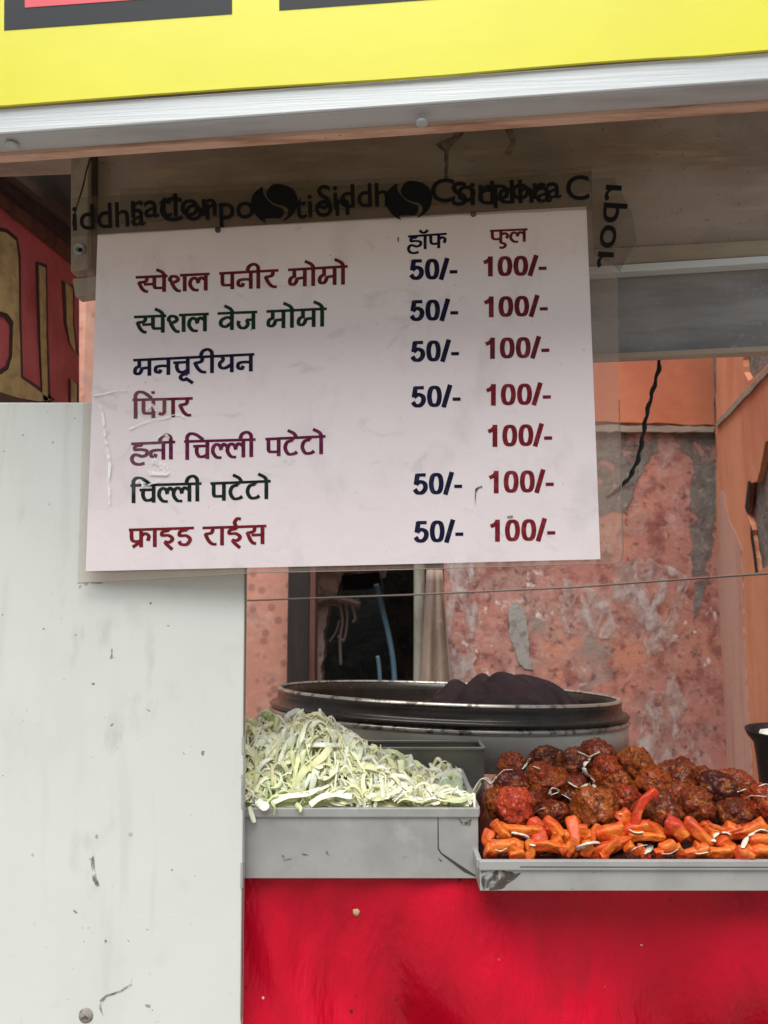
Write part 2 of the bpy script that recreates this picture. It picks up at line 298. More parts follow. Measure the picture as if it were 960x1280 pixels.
M['tarp'] = mat('red_pvc_tarpaulin', (.57, .003, .024), .34, layers=[('noise', 5, (.48, .003, .02), .42, .65), ('voronoi', 34, (.10, .012, .012), .11, .05, {'mask': (7, .53, .6)}), ('voronoi', 30, (.75, .5, .4), .06, .03, {'mask': (6, .55, .6)}), ('noise', 9, (.38, .006, .018), .55, .68, {'stretch': (1.4, 1, .4), 'amt': .6})], bump=[('noise', 7, .5, .03, {'stretch': (1.6, 1, .5), 'dist': .3}), ('noise', 22, .22, .006, {'stretch': (1.5, 1, .4)}), ('noise', 70, .12, .002)], rvar=(8, .2, .36), ior=1.33)
M['crumb'] = mat('food_crumb', (.55, .40, .2), .7)
M['rice'] = mat('white_food', (.8, .77, .68), .5, layers=[('noise', 60, (.7, .62, .4), .55, .7)], bump=[('noise', 80, .5, .004)])
M['blackpot'] = mat('black_iron_pot', (.018, .013, .013), .45, .4, layers=[('noise', 20, (.03, .022, .02), .45, .65)])
M['counter'] = mat('steel_counter', (.3, .29, .28), .45, .6)

# ---------------------------------------------------------------- the setting
mesh('ground', [(-60, -60, 0), (60, -60, 0), (60, 60, 0), (-60, 60, 0)], [(0, 1, 2, 3)], M['ground'], base=(0, 0, 0))['kind'] = 'structure'

# back wall, with the opening left of centre
WB = 2.6
PW = Plane(WB)
wall = thing('plaster_wall', 'weathered pink and orange plaster wall with peeling patches behind the stall', 'wall', (0.3, WB, 0))
xo0, xo1 = PW.hit(386, 780).x, PW.hit(556, 780).x
ztop = PW.hit(450, 690).z
xc = PW.hit(894, 530).x
v, f = join_parts([boxv(-1.55, xo0, WB, WB + .2, 0, 3.2)])
mesh('spotted_wall', v, f, M['spotwall'], wall)
v, f = join_parts([boxv(xo1, xc + .25, WB, WB + .2, 0, 3.2), boxv(xo0, xo1, WB, WB + .2, ztop, 3.2)])
mesh('peeling_wall', v, f, M['wall'], wall)
slab('painted_band', rough_px([(300, 528), (770, 527), (893, 531), (893, 250), (300, 250)], 10, 1.2, 2), PW.off(.014), .012, M['orange'], wall)
slab('bare_mortar_strip', rough_px([(640, 531), (893, 534), (894, 640), (888, 720), (868, 780), (862, 640), (866, 575), (845, 558), (815, 568), (796, 604), (780, 640), (640, 650)], 7, 3, 3), PW.off(.0015), .001, M['mortar_worn'], wall)
slab('mortar_leaf_patch', rough_px([(636, 757), (644, 752), (655, 762), (660, 785), (661, 815), (667, 838), (655, 836), (646, 822), (637, 795)], 5, 1.2, 5), PW.off(.005), .004, M['greypatch'], wall)
slab('salt_bloom', rough_px([(800, 785), (838, 770), (850, 800), (845, 850), (862, 880), (868, 940), (840, 985), (780, 985), (795, 930), (808, 880), (812, 830)], 8, 3, 11), PW.off(.005), .001, M['salt'], wall)
slab('salt_bloom', rough_px([(556, 700), (592, 700), (598, 760), (592, 830), (604, 900), (560, 900), (556, 800)], 8, 3, 12), PW.off(.005), .001, M['salt'], wall)
slab('salt_bloom', rough_px([(690, 720), (760, 740), (800, 690), (860, 720), (850, 780), (760, 800), (700, 790)], 8, 4, 13), PW.off(.0055), .001, M['salt'], wall)
slab('mortar_joint', rough_px([(640, 530), (893, 533), (893, 540), (640, 539)], 8, 1.4, 8), PW.off(.02), .018, M['batten'], wall)

# dark recess behind the opening
alc = thing('dark_recess', 'dark recess seen through the gap in the plaster wall', 'recess', (P(450, 800, 3.3).x, 3.3, 0))
xa0, xa1 = xo0 - .4, xo1 + .3
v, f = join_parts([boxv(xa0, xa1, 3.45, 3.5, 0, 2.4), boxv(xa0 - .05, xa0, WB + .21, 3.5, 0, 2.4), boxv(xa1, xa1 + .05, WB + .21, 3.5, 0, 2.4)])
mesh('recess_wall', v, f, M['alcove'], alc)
slab('stone_pier', rough_px([(475, 690), (524, 690), (528, 1000), (492, 1000), (486, 800)], 8, 2, 3), Plane(3.1), .25, M['pier_stone'], alc)
slab('broken_ledge', rough_px([(380, 700), (486, 706), (482, 722), (428, 716), (422, 742), (412, 752), (402, 758), (397, 768), (372, 790)], 5, 2, 9), Plane(2.88), .2, M['ledge'], alc)
slab('rubble_edge', rough_px([(372, 752), (406, 744), (448, 750), (449, 758), (412, 757), (405, 790), (402, 860), (398, 900), (372, 900)], 5, 2.2, 4), Plane(2.84), .15, M['ledge'], alc)
slab('niche_shade_slab', [(427, 719), (474, 715), (476, 732), (462, 736), (428, 738)], Plane(2.86), .1, M['black'], alc)  # solid black slab; the hole's shade is put into its colour
def pxtube(pts, Y, r):
    n = len(pts); out = []
    for i, q in enumerate(catmull([tuple(x) for x in pts], 6)):
        out.append(P(q[0], q[1], Y if not isinstance(Y, tuple) else Y[0] + (Y[1] - Y[0]) * i / max(1, (n - 1) * 6)))
    return tubev(out, r)
v, f = pxtube([(470, 730), (478, 762), (487, 800), (493, 845), (497, 960)], 2.82, .0105)
mesh('water_pipe', v, f, M['bluepipe'], smooth=True); tag(C.scene.objects['water_pipe'], 'long pale blue plastic pipe leaning in the dark recess', 'pipe')
v, f = pxtube([(472, 820), (475, 850), (479, 960)], 2.80, .008)
tag(mesh('water_pipe', v, f, M['bluepipe'], smooth=True), 'short pale blue pipe left of the long leaning one', 'pipe')
v, f = join_parts([pxtube([(423, 750), (428, 775), (425, 800), (426, 832)], 2.8, .006), pxtube([(432, 755), (434, 775), (430, 800), (422, 795)], 2.8, .005), pxtube([(440, 757), (444, 772), (441, 778)], 2.8, .006), pxtube([(395, 757), (415, 750), (450, 757)], 2.81, .014), pxtube([(412, 802), (420, 790), (424, 775)], 2.8, .004)])
tag(mesh('dry_roots', v, f, M['root'], smooth=True), 'bunch of dry roots hanging in the dark recess', 'roots')
v, f = pxtube([(524, 690), (524, 800), (523, 960)], 2.56, .020)
tag(mesh('wooden_pole', v, f, M['palepole'], smooth=True), 'pale upright pole at the right edge of the dark opening', 'pole')
# hanging sack cloth
V, Fs = [], []
n1, n2 = 26, 14
for i in range(n2):
    t = i / (n2 - 1)
    for j in range(n1):
        s = j / (n1 - 1)
        l = 533 - 10 * t; r_ = 553 + 16 * t
        px = l + (r_ - l) * s; py = 712 + 190 * t
        fold = math.sin(s * 15 + t * 1.5) * .012 * (.3 + t) + noise.noise(Vector((s * 4, t * 3, 1))) * .012
        V.append(P(px, py, 2.50 + fold))
for i in range(n2 - 1):
    for j in range(n1 - 1): a = i * n1 + j; Fs.append((a, a + 1, a + n1 + 1, a + n1))
sk = mesh('hanging_cloth', V, Fs, M['sack'], smooth=True)
sm = sk.modifiers.new('s', 'SOLIDIFY'); sm.thickness = .004
tag(sk, 'dirty beige cloth hanging in folds beside the pale pole', 'cloth')
# door post
dp = thing('door_post', 'dark wooden door post at the left of the recess', 'post', (P(372, 800, 2.5).x, 2.5, 0))
a, b_, c_ = P(359, 800, 2.5).x, P(387, 800, 2.5).x, P(394, 800, 2.49).x
box('post', a, b_, 2.5, 2.59, 0, 2.5, M['dark_wood'], dp, .003)
box('trim', b_ + .001, c_, 2.485, 2.585, 0, 2.5, M['rust_wood'], dp, .002)

# side wall on the right, running towards the viewer
cor = PW.hit(894, 530); zc = cor.z
d = ray(950, 455); q = EYE + d * ((zc - CAMZ) / d.z)
dirv = Vector((q.x - cor.x, q.y - cor.y, 0)).normalized()
nrm = Vector((-dirv.y, dirv.x, 0))
if nrm.dot(ray(930, 600)) < 0: nrm = -nrm
PS = Plane(0, p=cor, n=nrm)
side = thing('side_wall', 'bright orange side wall with broken plaster at the right edge', 'wall', (cor.x, cor.y, 0))
def sidept(s, z, o=0): return Vector((cor.x, cor.y, 0)) + dirv * s + nrm * o + Vector((0, 0, z))
v, f = prism([sidept(-.02, 0), sidept(1.3, 0), sidept(1.3, 3.2), sidept(-.02, 3.2)], [sidept(-.02, 0, .2), sidept(1.3, 0, .2), sidept(1.3, 3.2, .2), sidept(-.02, 3.2, .2)])
mesh('concrete_core', v, f, M['concrete'], side)
pl = [(895, 360), (928, 360), (929, 442), (930, 466), (936, 477), (948, 467), (967, 448), (1010, 425), (1010, 520), (957, 553), (951, 580), (946, 602), (937, 604), (933, 640), (938, 655), (942, 690), (946, 714), (962, 706), (1010, 680), (1010, 1500), (897, 1500)]
slab('orange_plaster', rough_px(pl, 7, 1.0, 4), PS.off(.016), .015, M['side_orange'], side)
slab('faded_plaster', rough_px([(899, 612), (905, 616), (911, 650), (926, 680), (929, 720), (930, 800), (940, 960), (940, 1500), (898, 1500), (896, 700)], 8, 1.2, 3), PS.off(.0168), .0006, M['faded'], side)
slab('plaster_ridge', rough_px([(893, 530), (920, 500), (948, 470), (966, 452), (968, 457), (950, 476), (922, 506), (896, 534)], 6, .7, 2), PS.off(.024), .006, M['batten'], side)
slab('plaster_crack', [(935, 601), (938, 602), (937, 634), (933, 640), (931, 634)], PS.off(.018), .001, M['black'], side)
slab('plaster_crack', [(938, 655), (941, 668), (944, 690), (947, 714), (944, 716), (941, 690), (938, 672)], PS.off(.018), .001, M['black'], side)

# neighbouring stall: sloping sign board and dark roof at the left
nb = Plane(0, p=(-.70, 0, 0), n=(-1, 0, 0))
y0s, y1s = .95, 1.66
ztop_s = nb.hit(0, 253).z; zbot_s = nb.hit(0, 492).z
sg = thing('shop_sign', 'faded red sign board with yellow outlined letters at the far left', 'sign', (-.72, 1.3, 0))
ny0, ny1 = nb.hit(-60, 300).y, nb.hit(99, 300).y
z0t = nb.hit(0, 253).z; z1t = nb.hit(86, 323).z; z0b = nb.hit(0, 489).z; z1b = nb.hit(95, 502).z
slab('board', [(-40, 222), (0, 253), (88, 325), (99, 334), (99, 520), (40, 500), (-40, 478)], nb, .012, M['sign_red'], sg)
for poly, grow in (([(-40, 280), (8, 291), (20, 301), (23, 322), (24, 400), (26, 472), (48, 488), (64, 500), (50, 502), (-40, 486), (-40, 464), (2, 468), (11, 462), (16, 446), (17, 402), (10, 392), (-40, 376)], 1), ([(49, 331), (57, 335), (58, 420), (60, 502), (54, 500), (51, 420)], 1), ([(82, 353), (91, 360), (91, 405), (95, 442), (88, 428), (84, 405)], 1), ([(89, 474), (96, 480), (96, 510), (89, 508)], 1)):
    cx = sum(p[0] for p in poly) / len(poly); cy = sum(p[1] for p in poly) / len(poly)
    if len(poly) > 8:
        ol = [(-40, 276), (9, 286), (22, 297), (26, 320), (27, 400), (29, 470), (50, 484), (70, 500), (50, 506), (-40, 492), (-40, 460), (-2, 463), (7, 458), (12, 444), (13, 406), (6, 397), (-40, 381)]
    else:
        ol = [(cx + (x - cx) * 1.55 + (2 if x > cx else -2) * .4, cy + (y - cy) * 1.05) for x, y in poly]
    slab('letter_outline', ol, nb.off(.0015), .001, M['sign_black'], sg)
    slab('letter', rough_px(poly, 12, .3, 2), nb.off(.003), .001, M['sign_yellow'], sg)
slab('lower_frame', [(-40, 489), (0, 490), (55, 507), (110, 525), (110, 560), (-40, 530)], nb.off(.006), .02, M['brown_wood'], sg)
slab('upper_frame', [(-40, 195), (0, 231), (88, 301), (99, 310), (99, 334), (88, 325), (0, 253), (-40, 222)], nb.off(.012), .03, M['rust_wood'], sg)
slab('cornice', [(-40, 175), (0, 208), (88, 276), (99, 285), (99, 309), (88, 300), (0, 230), (-40, 194)], nb.off(.03), .05, M['dark_wood'], sg)
slab('cornice', [(-40, 160), (0, 196), (88, 265), (99, 274), (99, 284), (88, 275), (0, 207), (-40, 174)], nb.off(.05), .05, M['brown_wood'], sg)
tag(box('roof_sheet', -1.5, -.30, 1.30, 1.88, CAMZ + .81, CAMZ + .84, M['dark_roof']), 'dark underside of the neighbouring roof above the red sign', 'roof')

# ---------------------------------------------------------------- the stall canopy
YA = .072
PF = Plane(.70, YA)
can = thing('stall_canopy', 'food stall canopy with aluminium edge, brown plywood valance and tin sheet', 'canopy', (0, .9, CAMZ + .3))
f0 = [(-120, 145), (1080, 54)]
zz = lambda x: 136 - .0735 * x
face = [(-120, zz(-120)), (1080, zz(1080)), (1080, 167 - .0705 * 1080), (-120, 167 + .0705 * 120)]
fr = [PF.hit(*p) for p in face]
bk = [v + Vector((0, .026, 0)) for v in fr]
v, f = prism(fr, bk); mesh('aluminium_edge', v, f, M['alu'], can, bevel=.0015)
# underside strip and plywood edge
lo0, lo1 = fr[3], fr[2]
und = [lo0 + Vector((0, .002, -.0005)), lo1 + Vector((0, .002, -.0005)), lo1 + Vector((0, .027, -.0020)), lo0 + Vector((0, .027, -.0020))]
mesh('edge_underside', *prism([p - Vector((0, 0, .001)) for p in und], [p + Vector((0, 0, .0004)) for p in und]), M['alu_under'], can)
pe = [lo0 + Vector((0, .0275, -.0072)), lo1 + Vector((0, .0275, -.0072)), lo1 + Vector((0, .0275, .004)), lo0 + Vector((0, .0275, .004))]
mesh('plywood_edge', *prism(pe, [p + Vector((0, .012, 0)) for p in pe]), M['ply_edge'], can)
HC = .175
rf = [lo0 + Vector((-.3, .027, HC)), lo1 + Vector((.3, .027, HC)), lo1 + Vector((.3, .38, HC)), lo0 + Vector((-.3, .38, HC))]
mesh('ceiling_board', *prism(rf, [p + Vector((0, 0, .008)) for p in rf]), M['ply'], can)
for sx, sy in ((528, 143), (8, 172)):
    c = PF.hit(sx, sy) + Vector((0, .013, -.0035))
    vv, ff = lathev([(.0, .0010), (.0045, .0010), (.0062, .0018), (.0062, .004)], c, 20)
    mesh('screw_head', vv, ff, M['alu_under'], can, smooth=True)
PV = Plane(.966, YA)
slab('plywood_valance', [(112, 40), (1080, -20), (1080, 293), (770, 309), (112, 346)], PV, .012, M['ply'], can)
slab('batten', [(150, 343), (770, 309), (1080, 292), (1080, 312), (770, 331), (150, 366)], PV.off(.014), .026, M['batten'], can, .002)
slab('aluminium_strip', [(150, 366), (770, 331), (1080, 312), (1080, 321), (770, 340), (150, 374)], PV.off(.017), .02, M['alu'], can, .001)
slab('tin_sheet', [(135, 374), (770, 339), (1080, 321), (1080, 428), (770, 441), (135, 468)], PV.off(-.004), .004, M['tin'], can)
slab('tin_sheet_lip', [(135, 468), (770, 441), (1080, 427), (1080, 434), (770, 447), (135, 474)], PV.off(.010), .02, M['batten'], can, .001)
# stains on the valance, dark
for poly in ([(545, 180), (560, 172), (578, 168), (582, 160), (570, 158), (562, 186), (560, 222), (556, 222), (556, 190)], [(628, 152), (640, 160), (645, 180), (638, 193), (630, 192), (638, 178)]):
    slab('stain', rough_px(poly, 5, 1.6, 3), PV.off(.0008), .0006, M['stain'], can)
# post and bracket at the left
slab('post', [(88, 180), (111, 179), (110, 336), (88, 340)], PV.off(.03), .02, M['post'], can, .002)
slab('post_flange', [(111, 179), (115, 179), (114, 334), (110, 336)], PV.off(.022), .02, M['brown_wood'], can, .001)
slab('bracket', [(90, 348), (150, 343), (150, 364), (94, 371)], PV.off(.034), .02, M['post'], can, .0015)
c = PV.off(.031).hit(100, 312)
vv, ff = lathev([(0, .002), (.004, .002), (.0042, .004), (.0075, .004), (.008, .001), (.008, -.002)], c, 24, Matrix.Rotation(rad(90), 3, 'X'))
mesh('rivet', vv, ff, M['alu_under'], can, smooth=True)
c = PV.off(.0365).hit(100, 312)
vv, ff = lathev([(0, .0), (.003, .0), (.003, -.001)], c, 16, Matrix.Rotation(rad(90), 3, 'X'))
mesh('rivet_hole', vv, ff, M['black'], can)

# banner above the edge
PB = Plane(.696, YA)
ban = thing('banner', 'yellow printed banner with cropped black and red lettering above the canopy edge', 'banner', PB.hit(480, 60))
bot = [(-120, 141), (0, 132), (180, 118), (300, 109.5), (400, 103.5), (470, 99.5), (560, 93), (650, 85), (740, 77.5), (820, 72), (880, 69), (960, 62), (1080, 53)]
slab('banner_sheet', bot + [(1080, -260), (-120, -160)], PB, .003, M['yellow'], ban)
slab('black_letter_block', [(6, -120), (5, 38), (290, 17.5), (290, -140)], PB.off(.0003), .0002, M['banner_dark'], ban)
slab('red_letter', [(31, -110), (31, 9.5), (205, -3), (205, -120)], PB.off(.0006), .0002, M['banner_red'], ban)
slab('black_letter_block', [(349, -140), (349, 13), (820, -21), (820, -160)], PB.off(.0003), .0002, M['banner_dark'], ban)

# ---------------------------------------------------------------- lettering
W_ = {}
def S(*p): return ('s', list(p))
def T(*p): return ('l', list(p))
G = {
 'pa': (.86, [T((.16, 1), (.16, .4)), S((.16, .44), (.2, .28), (.36, .25), (.66, .25)), T((.66, 1), (.66, 0))]),
 'sa_h': (.80, [S((.56, 1), (.58, .84), (.5, .68), (.14, .62)), S((.16, .66), (.3, .3), (.46, .1), (.64, .04)), T((.42, .5), (1.0, .5))]),
 'sa': (1.12, [S((.5, 1), (.52, .84), (.44, .68), (.12, .62)), S((.14, .66), (.28, .3), (.42, .1), (.6, .04)), T((.36, .5), (.92, .5)), T((.92, 1), (.92, 0))]),
 'sha': (1.06, [S((.2, .6), (.09, .74), (.22, .92), (.46, .86), (.5, .66), (.18, .5)), S((.18, .56), (.34, .22), (.5, .05), (.66, .03)), T((.86, 1), (.86, 0))]),
 'la': (1.08, [S((.52, .04), (.26, .08), (.08, .36), (.12, .64), (.28, .76), (.44, .66), (.5, .44)), S((.48, .56), (.64, .76), (.88, .62)), T((.88, 1), (.88, 0))]),
 'la_h': (.74, [S((.52, .04), (.26, .08), (.08, .36), (.12, .64), (.28, .76), (.44, .66), (.5, .44)), S((.48, .56), (.62, .76), (.78, .64), (.84, .5))]),
 'na': (.92, [T((.74, 1), (.74, 0)), S((.74, .52), (.4, .55), (.14, .48), (.12, .24), (.3, .18), (.36, .34))]),
 'ii': (.42, [T((.2, 1), (.2, 0)), S((.2, 1), (.17, 1.24), (-.02, 1.38), (-.26, 1.28), (-.36, 1.02))]),
 'i': (.40, [T((.16, 1), (.16, 0)), S((.16, 1), (.16, 1.2), (.32, 1.36), (.62, 1.3), (.98, 1.02))]),
 'ra': (.80, [S((.5, 1), (.52, .84), (.44, .68), (.12, .62)), S((.14, .66), (.3, .3), (.5, .1), (.72, .07))]),
 'ma': (1.0, [T((.3, 1), (.3, .5)), S((.3, .58), (.12, .46), (.1, .2), (.26, .14), (.38, .26), (.46, .44), (.8, .48)), T((.8, 1), (.8, 0))]),
 'o': (.42, [T((.2, 1), (.2, 0)), S((.22, 1), (.1, 1.2), (-.2, 1.38))]),
 'e': (0, [S((-.18, 1), (-.3, 1.2), (-.6, 1.38))]),
 'va': (.95, [S((.74, .62), (.5, .72), (.2, .56), (.18, .3), (.42, .2), (.74, .42)), T((.74, 1), (.74, 0))]),
 'ja': (1.1, [T((.9, 1), (.9, 0)), T((.9, .54), (.52, .54)), S((.54, .54), (.62, .3), (.46, .1), (.24, .12), (.12, .32), (.16, .5))]),
 'cha': (.98, [T((.06, .7), (.78, .7)), S((.26, .7), (.24, .4), (.36, .16), (.6, .14), (.78, .26)), T((.78, 1), (.78, 0))]),
 'uu': (0, [S((-.2, .0), (-.46, -.03), (-.56, -.2), (-.4, -.33), (-.22, -.24)), T((-.28, -.26), (.06, -.54))]),
 'u': (0, [S((-.5, .02), (-.3, -.04), (-.24, -.2), (-.4, -.34), (-.6, -.3))]),
 'ya': (.96, [S((.12, .94), (.28, .9), (.32, .72), (.16, .52), (.22, .3), (.44, .26), (.76, .46)), T((.76, 1), (.76, 0))]),
 'ga': (1.0, [T((.36, 1), (.36, .42)), S((.36, .46), (.34, .26), (.2, .18), (.08, .26)), T((.8, 1), (.8, 0))]),
 'ha': (.88, [S((.52, .98), (.48, .86), (.22, .81), (.2, .62), (.48, .62), (.78, .53), (.76, .3), (.52, .22)), S((.54, .22), (.2, .34), (.03, .14), (.12, -.12), (.38, -.22), (.68, -.16))]),
 'ta': (.84, [T((.48, 1), (.48, .82)), S((.5, .82), (.22, .74), (.12, .42), (.28, .1), (.56, .1), (.7, .2))]),
 'pha': (1.15, [T((.14, 1), (.14, .55)), S((.14, .6), (.18, .4), (.34, .32), (.5, .33), (.62, .36)), T((.64, 1), (.64, 0)), S((.64, .6), (.84, .74), (1.04, .6), (.98, .34))]),
 'fra': (1.15, [T((.14, 1), (.14, .55)), S((.14, .6), (.18, .4), (.34, .32), (.5, .33), (.62, .36)), T((.64, 1), (.64, 0)), S((.64, .6), (.84, .74), (1.04, .6), (.98, .34)), T((.6, .3), (.2, .02))]),
 'aa': (.42, [T((.2, 1), (.2, 0))]),
 'ik': (.92, [T((.5, 1), (.5, .84)), S((.52, .86), (.2, .8), (.16, .62), (.5, .6), (.7, .42), (.54, .24), (.28, .28)), S((.3, .28), (.4, .12), (.7, -.16))]),
 'iik': (.92, [T((.5, 1), (.5, .84)), S((.52, .86), (.2, .8), (.16, .62), (.5, .6), (.7, .42), (.54, .24), (.28, .28)), S((.3, .28), (.4, .12), (.7, -.16)), S((.5, 1), (.42, 1.2), (.56, 1.4), (.74, 1.36))]),
 'da': (.9, [T((.52, 1), (.52, .84)), S((.54, .86), (.2, .8), (.16, .58), (.5, .56), (.7, .36), (.52, .1), (.22, .12), (.12, .28))]),
 'ao': (.42, [T((.2, 1), (.2, 0)), S((-.14, 1.34), (.0, 1.18), (.2, 1.16), (.38, 1.32))]),
 'dot': (0, [T((-.3, 1.32), (-.12, 1.32))]),
 '5': (.62, [T((.52, .91), (.16, .91)), T((.20, .95), (.14, .46)), S((.14, .48), (.3, .6), (.48, .5), (.5, .28), (.38, .1), (.2, .1), (.09, .26))]),
 '0': (.62, [S((.31, .915), (.17, .83), (.115, .5), (.17, .17), (.31, .085), (.45, .17), (.505, .5), (.45, .83), (.31, .915))]),
 '1': (.62, [T((.36, 1), (.36, 0)), S((.36, .9), (.26, .78), (.1, .7))]),
 '/': (.34, [T((.04, -.02), (.3, 1.02))]),
 '-': (.40, [T((.05, .35), (.36, .35))]),
}
def ribbon(pts, w, offs):
    L, R = [], []
    n = len(pts)
    for i, p in enumerate(pts):
        a = pts[max(0, i - 1)]; b = pts[min(n - 1, i + 1)]
        if tuple(pts[0]) == tuple(pts[-1]) and i in (0, n - 1): a, b = pts[-2], pts[1]
        dx, dy = b[0] - a[0], b[1] - a[1]; l = math.hypot(dx, dy) or 1
        wm = w * (.74 + .34 * abs(dy) / l); nx, ny = -dy / l * wm / 2, dx / l * wm / 2
        L.append((p[0] + nx, p[1] + ny)); R.append((p[0] - nx, p[1] - ny))
    return L, R
def word(glyphs, x0, x1, t0, t1, b0, b1, pl, wpx, headline=True):
    """glyph strokes -> flat ink ribbons on plane pl; x0..x1, headline/top and baseline heights measured on the photograph"""
    adv = sum(G[g][0] for g in glyphs); V, Fs = [], []; k = 0
    def mp(u, v):
        s = u / adv; t = t0 + (t1 - t0) * s; b = b0 + (b1 - b0) * s
        return (x0 + (x1 - x0) * s, b + (t - b) * v)
    def add(pts):
        nonlocal k
        L, R = ribbon(pts, wpx, 0); p2 = pl.off(.0003 + .000008 * k); k += 1
        o = len(V); V.extend(p2.hit(*q) for q in L); V.extend(p2.hit(*q) for q in R); n = len(L)
        Fs.extend((o + i, o + i + 1, o + n + i + 1, o + n + i) for i in range(n - 1))
    if headline:
        u = 0; st = 0
        for g in glyphs:
            if g == 'sha': add([mp(st, .96), mp(u - .02, .96)]); st = u + .62
            u += G[g][0]
        add([mp(st, .96), mp(adv, .96)])
    u = 0
    for g in glyphs:
        for kind, pts in G[g][1]:
            q = [(u + x, y) for x, y in pts]
            if kind == 's': q = catmull(q, 7)
            add([mp(*z) for z in q])
        u += G[g][0]
    return V, Fs

BD = Plane(.885, .066)
board = thing('menu_board', 'laminated white menu board with Hindi dishes and prices hanging under the canopy', 'menu board', BD.hit(440, 715))
film = [(111, 277), (400, 262), (700, 246), (771, 243), (774, 500), (779, 690), (777, 700), (770, 704), (640, 708), (500, 712), (320, 716), (97, 729), (104, 500)]
slab('lamination', film, BD.off(-.0012), .0006, M['film'], board)
ed = [BD.off(.0004).hit(*p) for p in [(774, 500), (779, 690), (776, 700), (769, 704), (640, 708), (500, 712), (320, 716), (97, 729)]]
mesh('lamination_edge', *tubev(ed, .0006, 5), M['filmedge'], board)
paper = slab('paper_sheet', [(122, 293), (430, 275.5), (733, 258), (742, 480), (750.5, 699), (430, 707), (107, 714), (115, 500)], BD, .0010, M['paper'], board)
rows = [
 ('maroon', [(['sa_h', 'pa', 'e', 'sha', 'la'], 169.5, 262, 346, 341.5, 366, 363), (['pa', 'na', 'ii', 'ra'], 274, 348, 341, 337, 362, 360), (['ma', 'o', 'ma', 'o'], 360, 434.5, 336.5, 332, 359, 355.5)]),
 ('green', [(['sa_h', 'pa', 'e', 'sha', 'la'], 167.5, 261, 395.5, 391.5, 417, 414), (['va', 'e', 'ja'], 272, 321.5, 391, 389, 413, 411.5), (['ma', 'o', 'ma', 'o'], 333, 408.5, 388.5, 385, 411, 408)]),
 ('navy', [(['ma', 'na', 'cha', 'uu', 'ra', 'ii', 'ya', 'na'], 166.5, 318, 449.5, 442, 470.5, 464)]),
 ('maroon', [(['i', 'pa', 'dot', 'ga', 'ra'], 165.5, 241, 499, 497, 523.5, 520.5)]),
 ('plum', [(['ha', 'na', 'ii'], 164, 219, 554, 551.5, 576, 574), (['i', 'cha', 'la_h', 'la', 'ii'], 230, 319.5, 551, 548.5, 575, 571), (['pa', 'ta', 'e', 'ta', 'o'], 331.5, 407, 548, 544.5, 571, 567.5)]),
 ('black', [(['i', 'cha', 'la_h', 'la', 'ii'], 163, 252, 606, 603.5, 629, 626.5), (['pa', 'ta', 'e', 'ta', 'o'], 263, 338.5, 603.5, 600.5, 626.5, 623.5)]),
 ('red', [(['fra', 'aa', 'ik', 'da'], 161, 242.5, 661.5, 659, 684.5, 682.5), (['ra', 'aa', 'iik', 'sa'], 253, 333, 659, 656.5, 682.5, 680)]),
]
for ink, ws in rows:
    v, f = join_parts([word(*a, BD, 4.5) for a in ws]); mesh('dish_name', v, f, M['ink_' + ink], paper)
v, f = word(['ha', 'ao', 'pha'], 510, 558.5, 295, 291.5, 313, 309.5, BD, 3.6); mesh('column_heading', v, f, M['ink_navy'], paper)
v, f = word(['pha', 'u', 'la'], 612.5, 659.5, 288, 286, 305, 302, BD, 3.6); mesh('column_heading', v, f, M['ink_maroon'], paper)
for x0, x1, t, b in ((511, 573, 323.5, 349.5), (511.5, 574, 374.5, 401), (512.5, 575, 425.5, 452), (513, 577, 482, 509), (515.5, 579, 591, 618), (516.5, 580.5, 650.5, 678)):
    v, f = word(list('50/-'), x0, x1, t + .5, t - .8, b + .6, b - .8, BD, 5.6, False); mesh('half_price', v, f, M['ink_navy'], paper)
for i, (x0, x1, t, b) in enumerate(((601.5, 684.5, 320, 345), (602.5, 686, 370, 396), (604, 688, 421.5, 448), (605, 690, 479.5, 506.5), (607, 691.5, 530.5, 558), (608.5, 693.5, 588, 616), (610, 695.5, 649, 676.5))):
    v, f = word(list('100/-'), x0, x1, t + .8, t - 1, b + .8, b - 1, BD, 5.6, False); mesh('full_price', v, f, M['ink_maroon' if i < 3 else 'ink_red'], paper)
# marks on the sheet
for poly in ([(594, 611), (597, 609), (603, 607), (603.5, 609), (598, 611), (595, 616), (594.5, 631), (593.5, 620)], [(634, 645.5), (641, 644.5), (641, 647), (635, 648)], [(497, 297), (498.5, 296), (498.5, 303), (497, 303)]):
    slab('ink_mark', rough_px(poly, 3, .4, 2), BD.off(.0007), .0003, M['mark'], paper)
# pins holding the sheet
for px, py in ((272, 287), (592, 267)):
    c = BD.off(.002).hit(px, py); vv, ff = lathev([(0, .002), (.003, .0015), (.0036, 0), (.0036, -.002)], c, 16, Matrix.Rotation(rad(90), 3, 'X')); mesh('pin', vv, ff, M['rust_wood'], board, smooth=True)

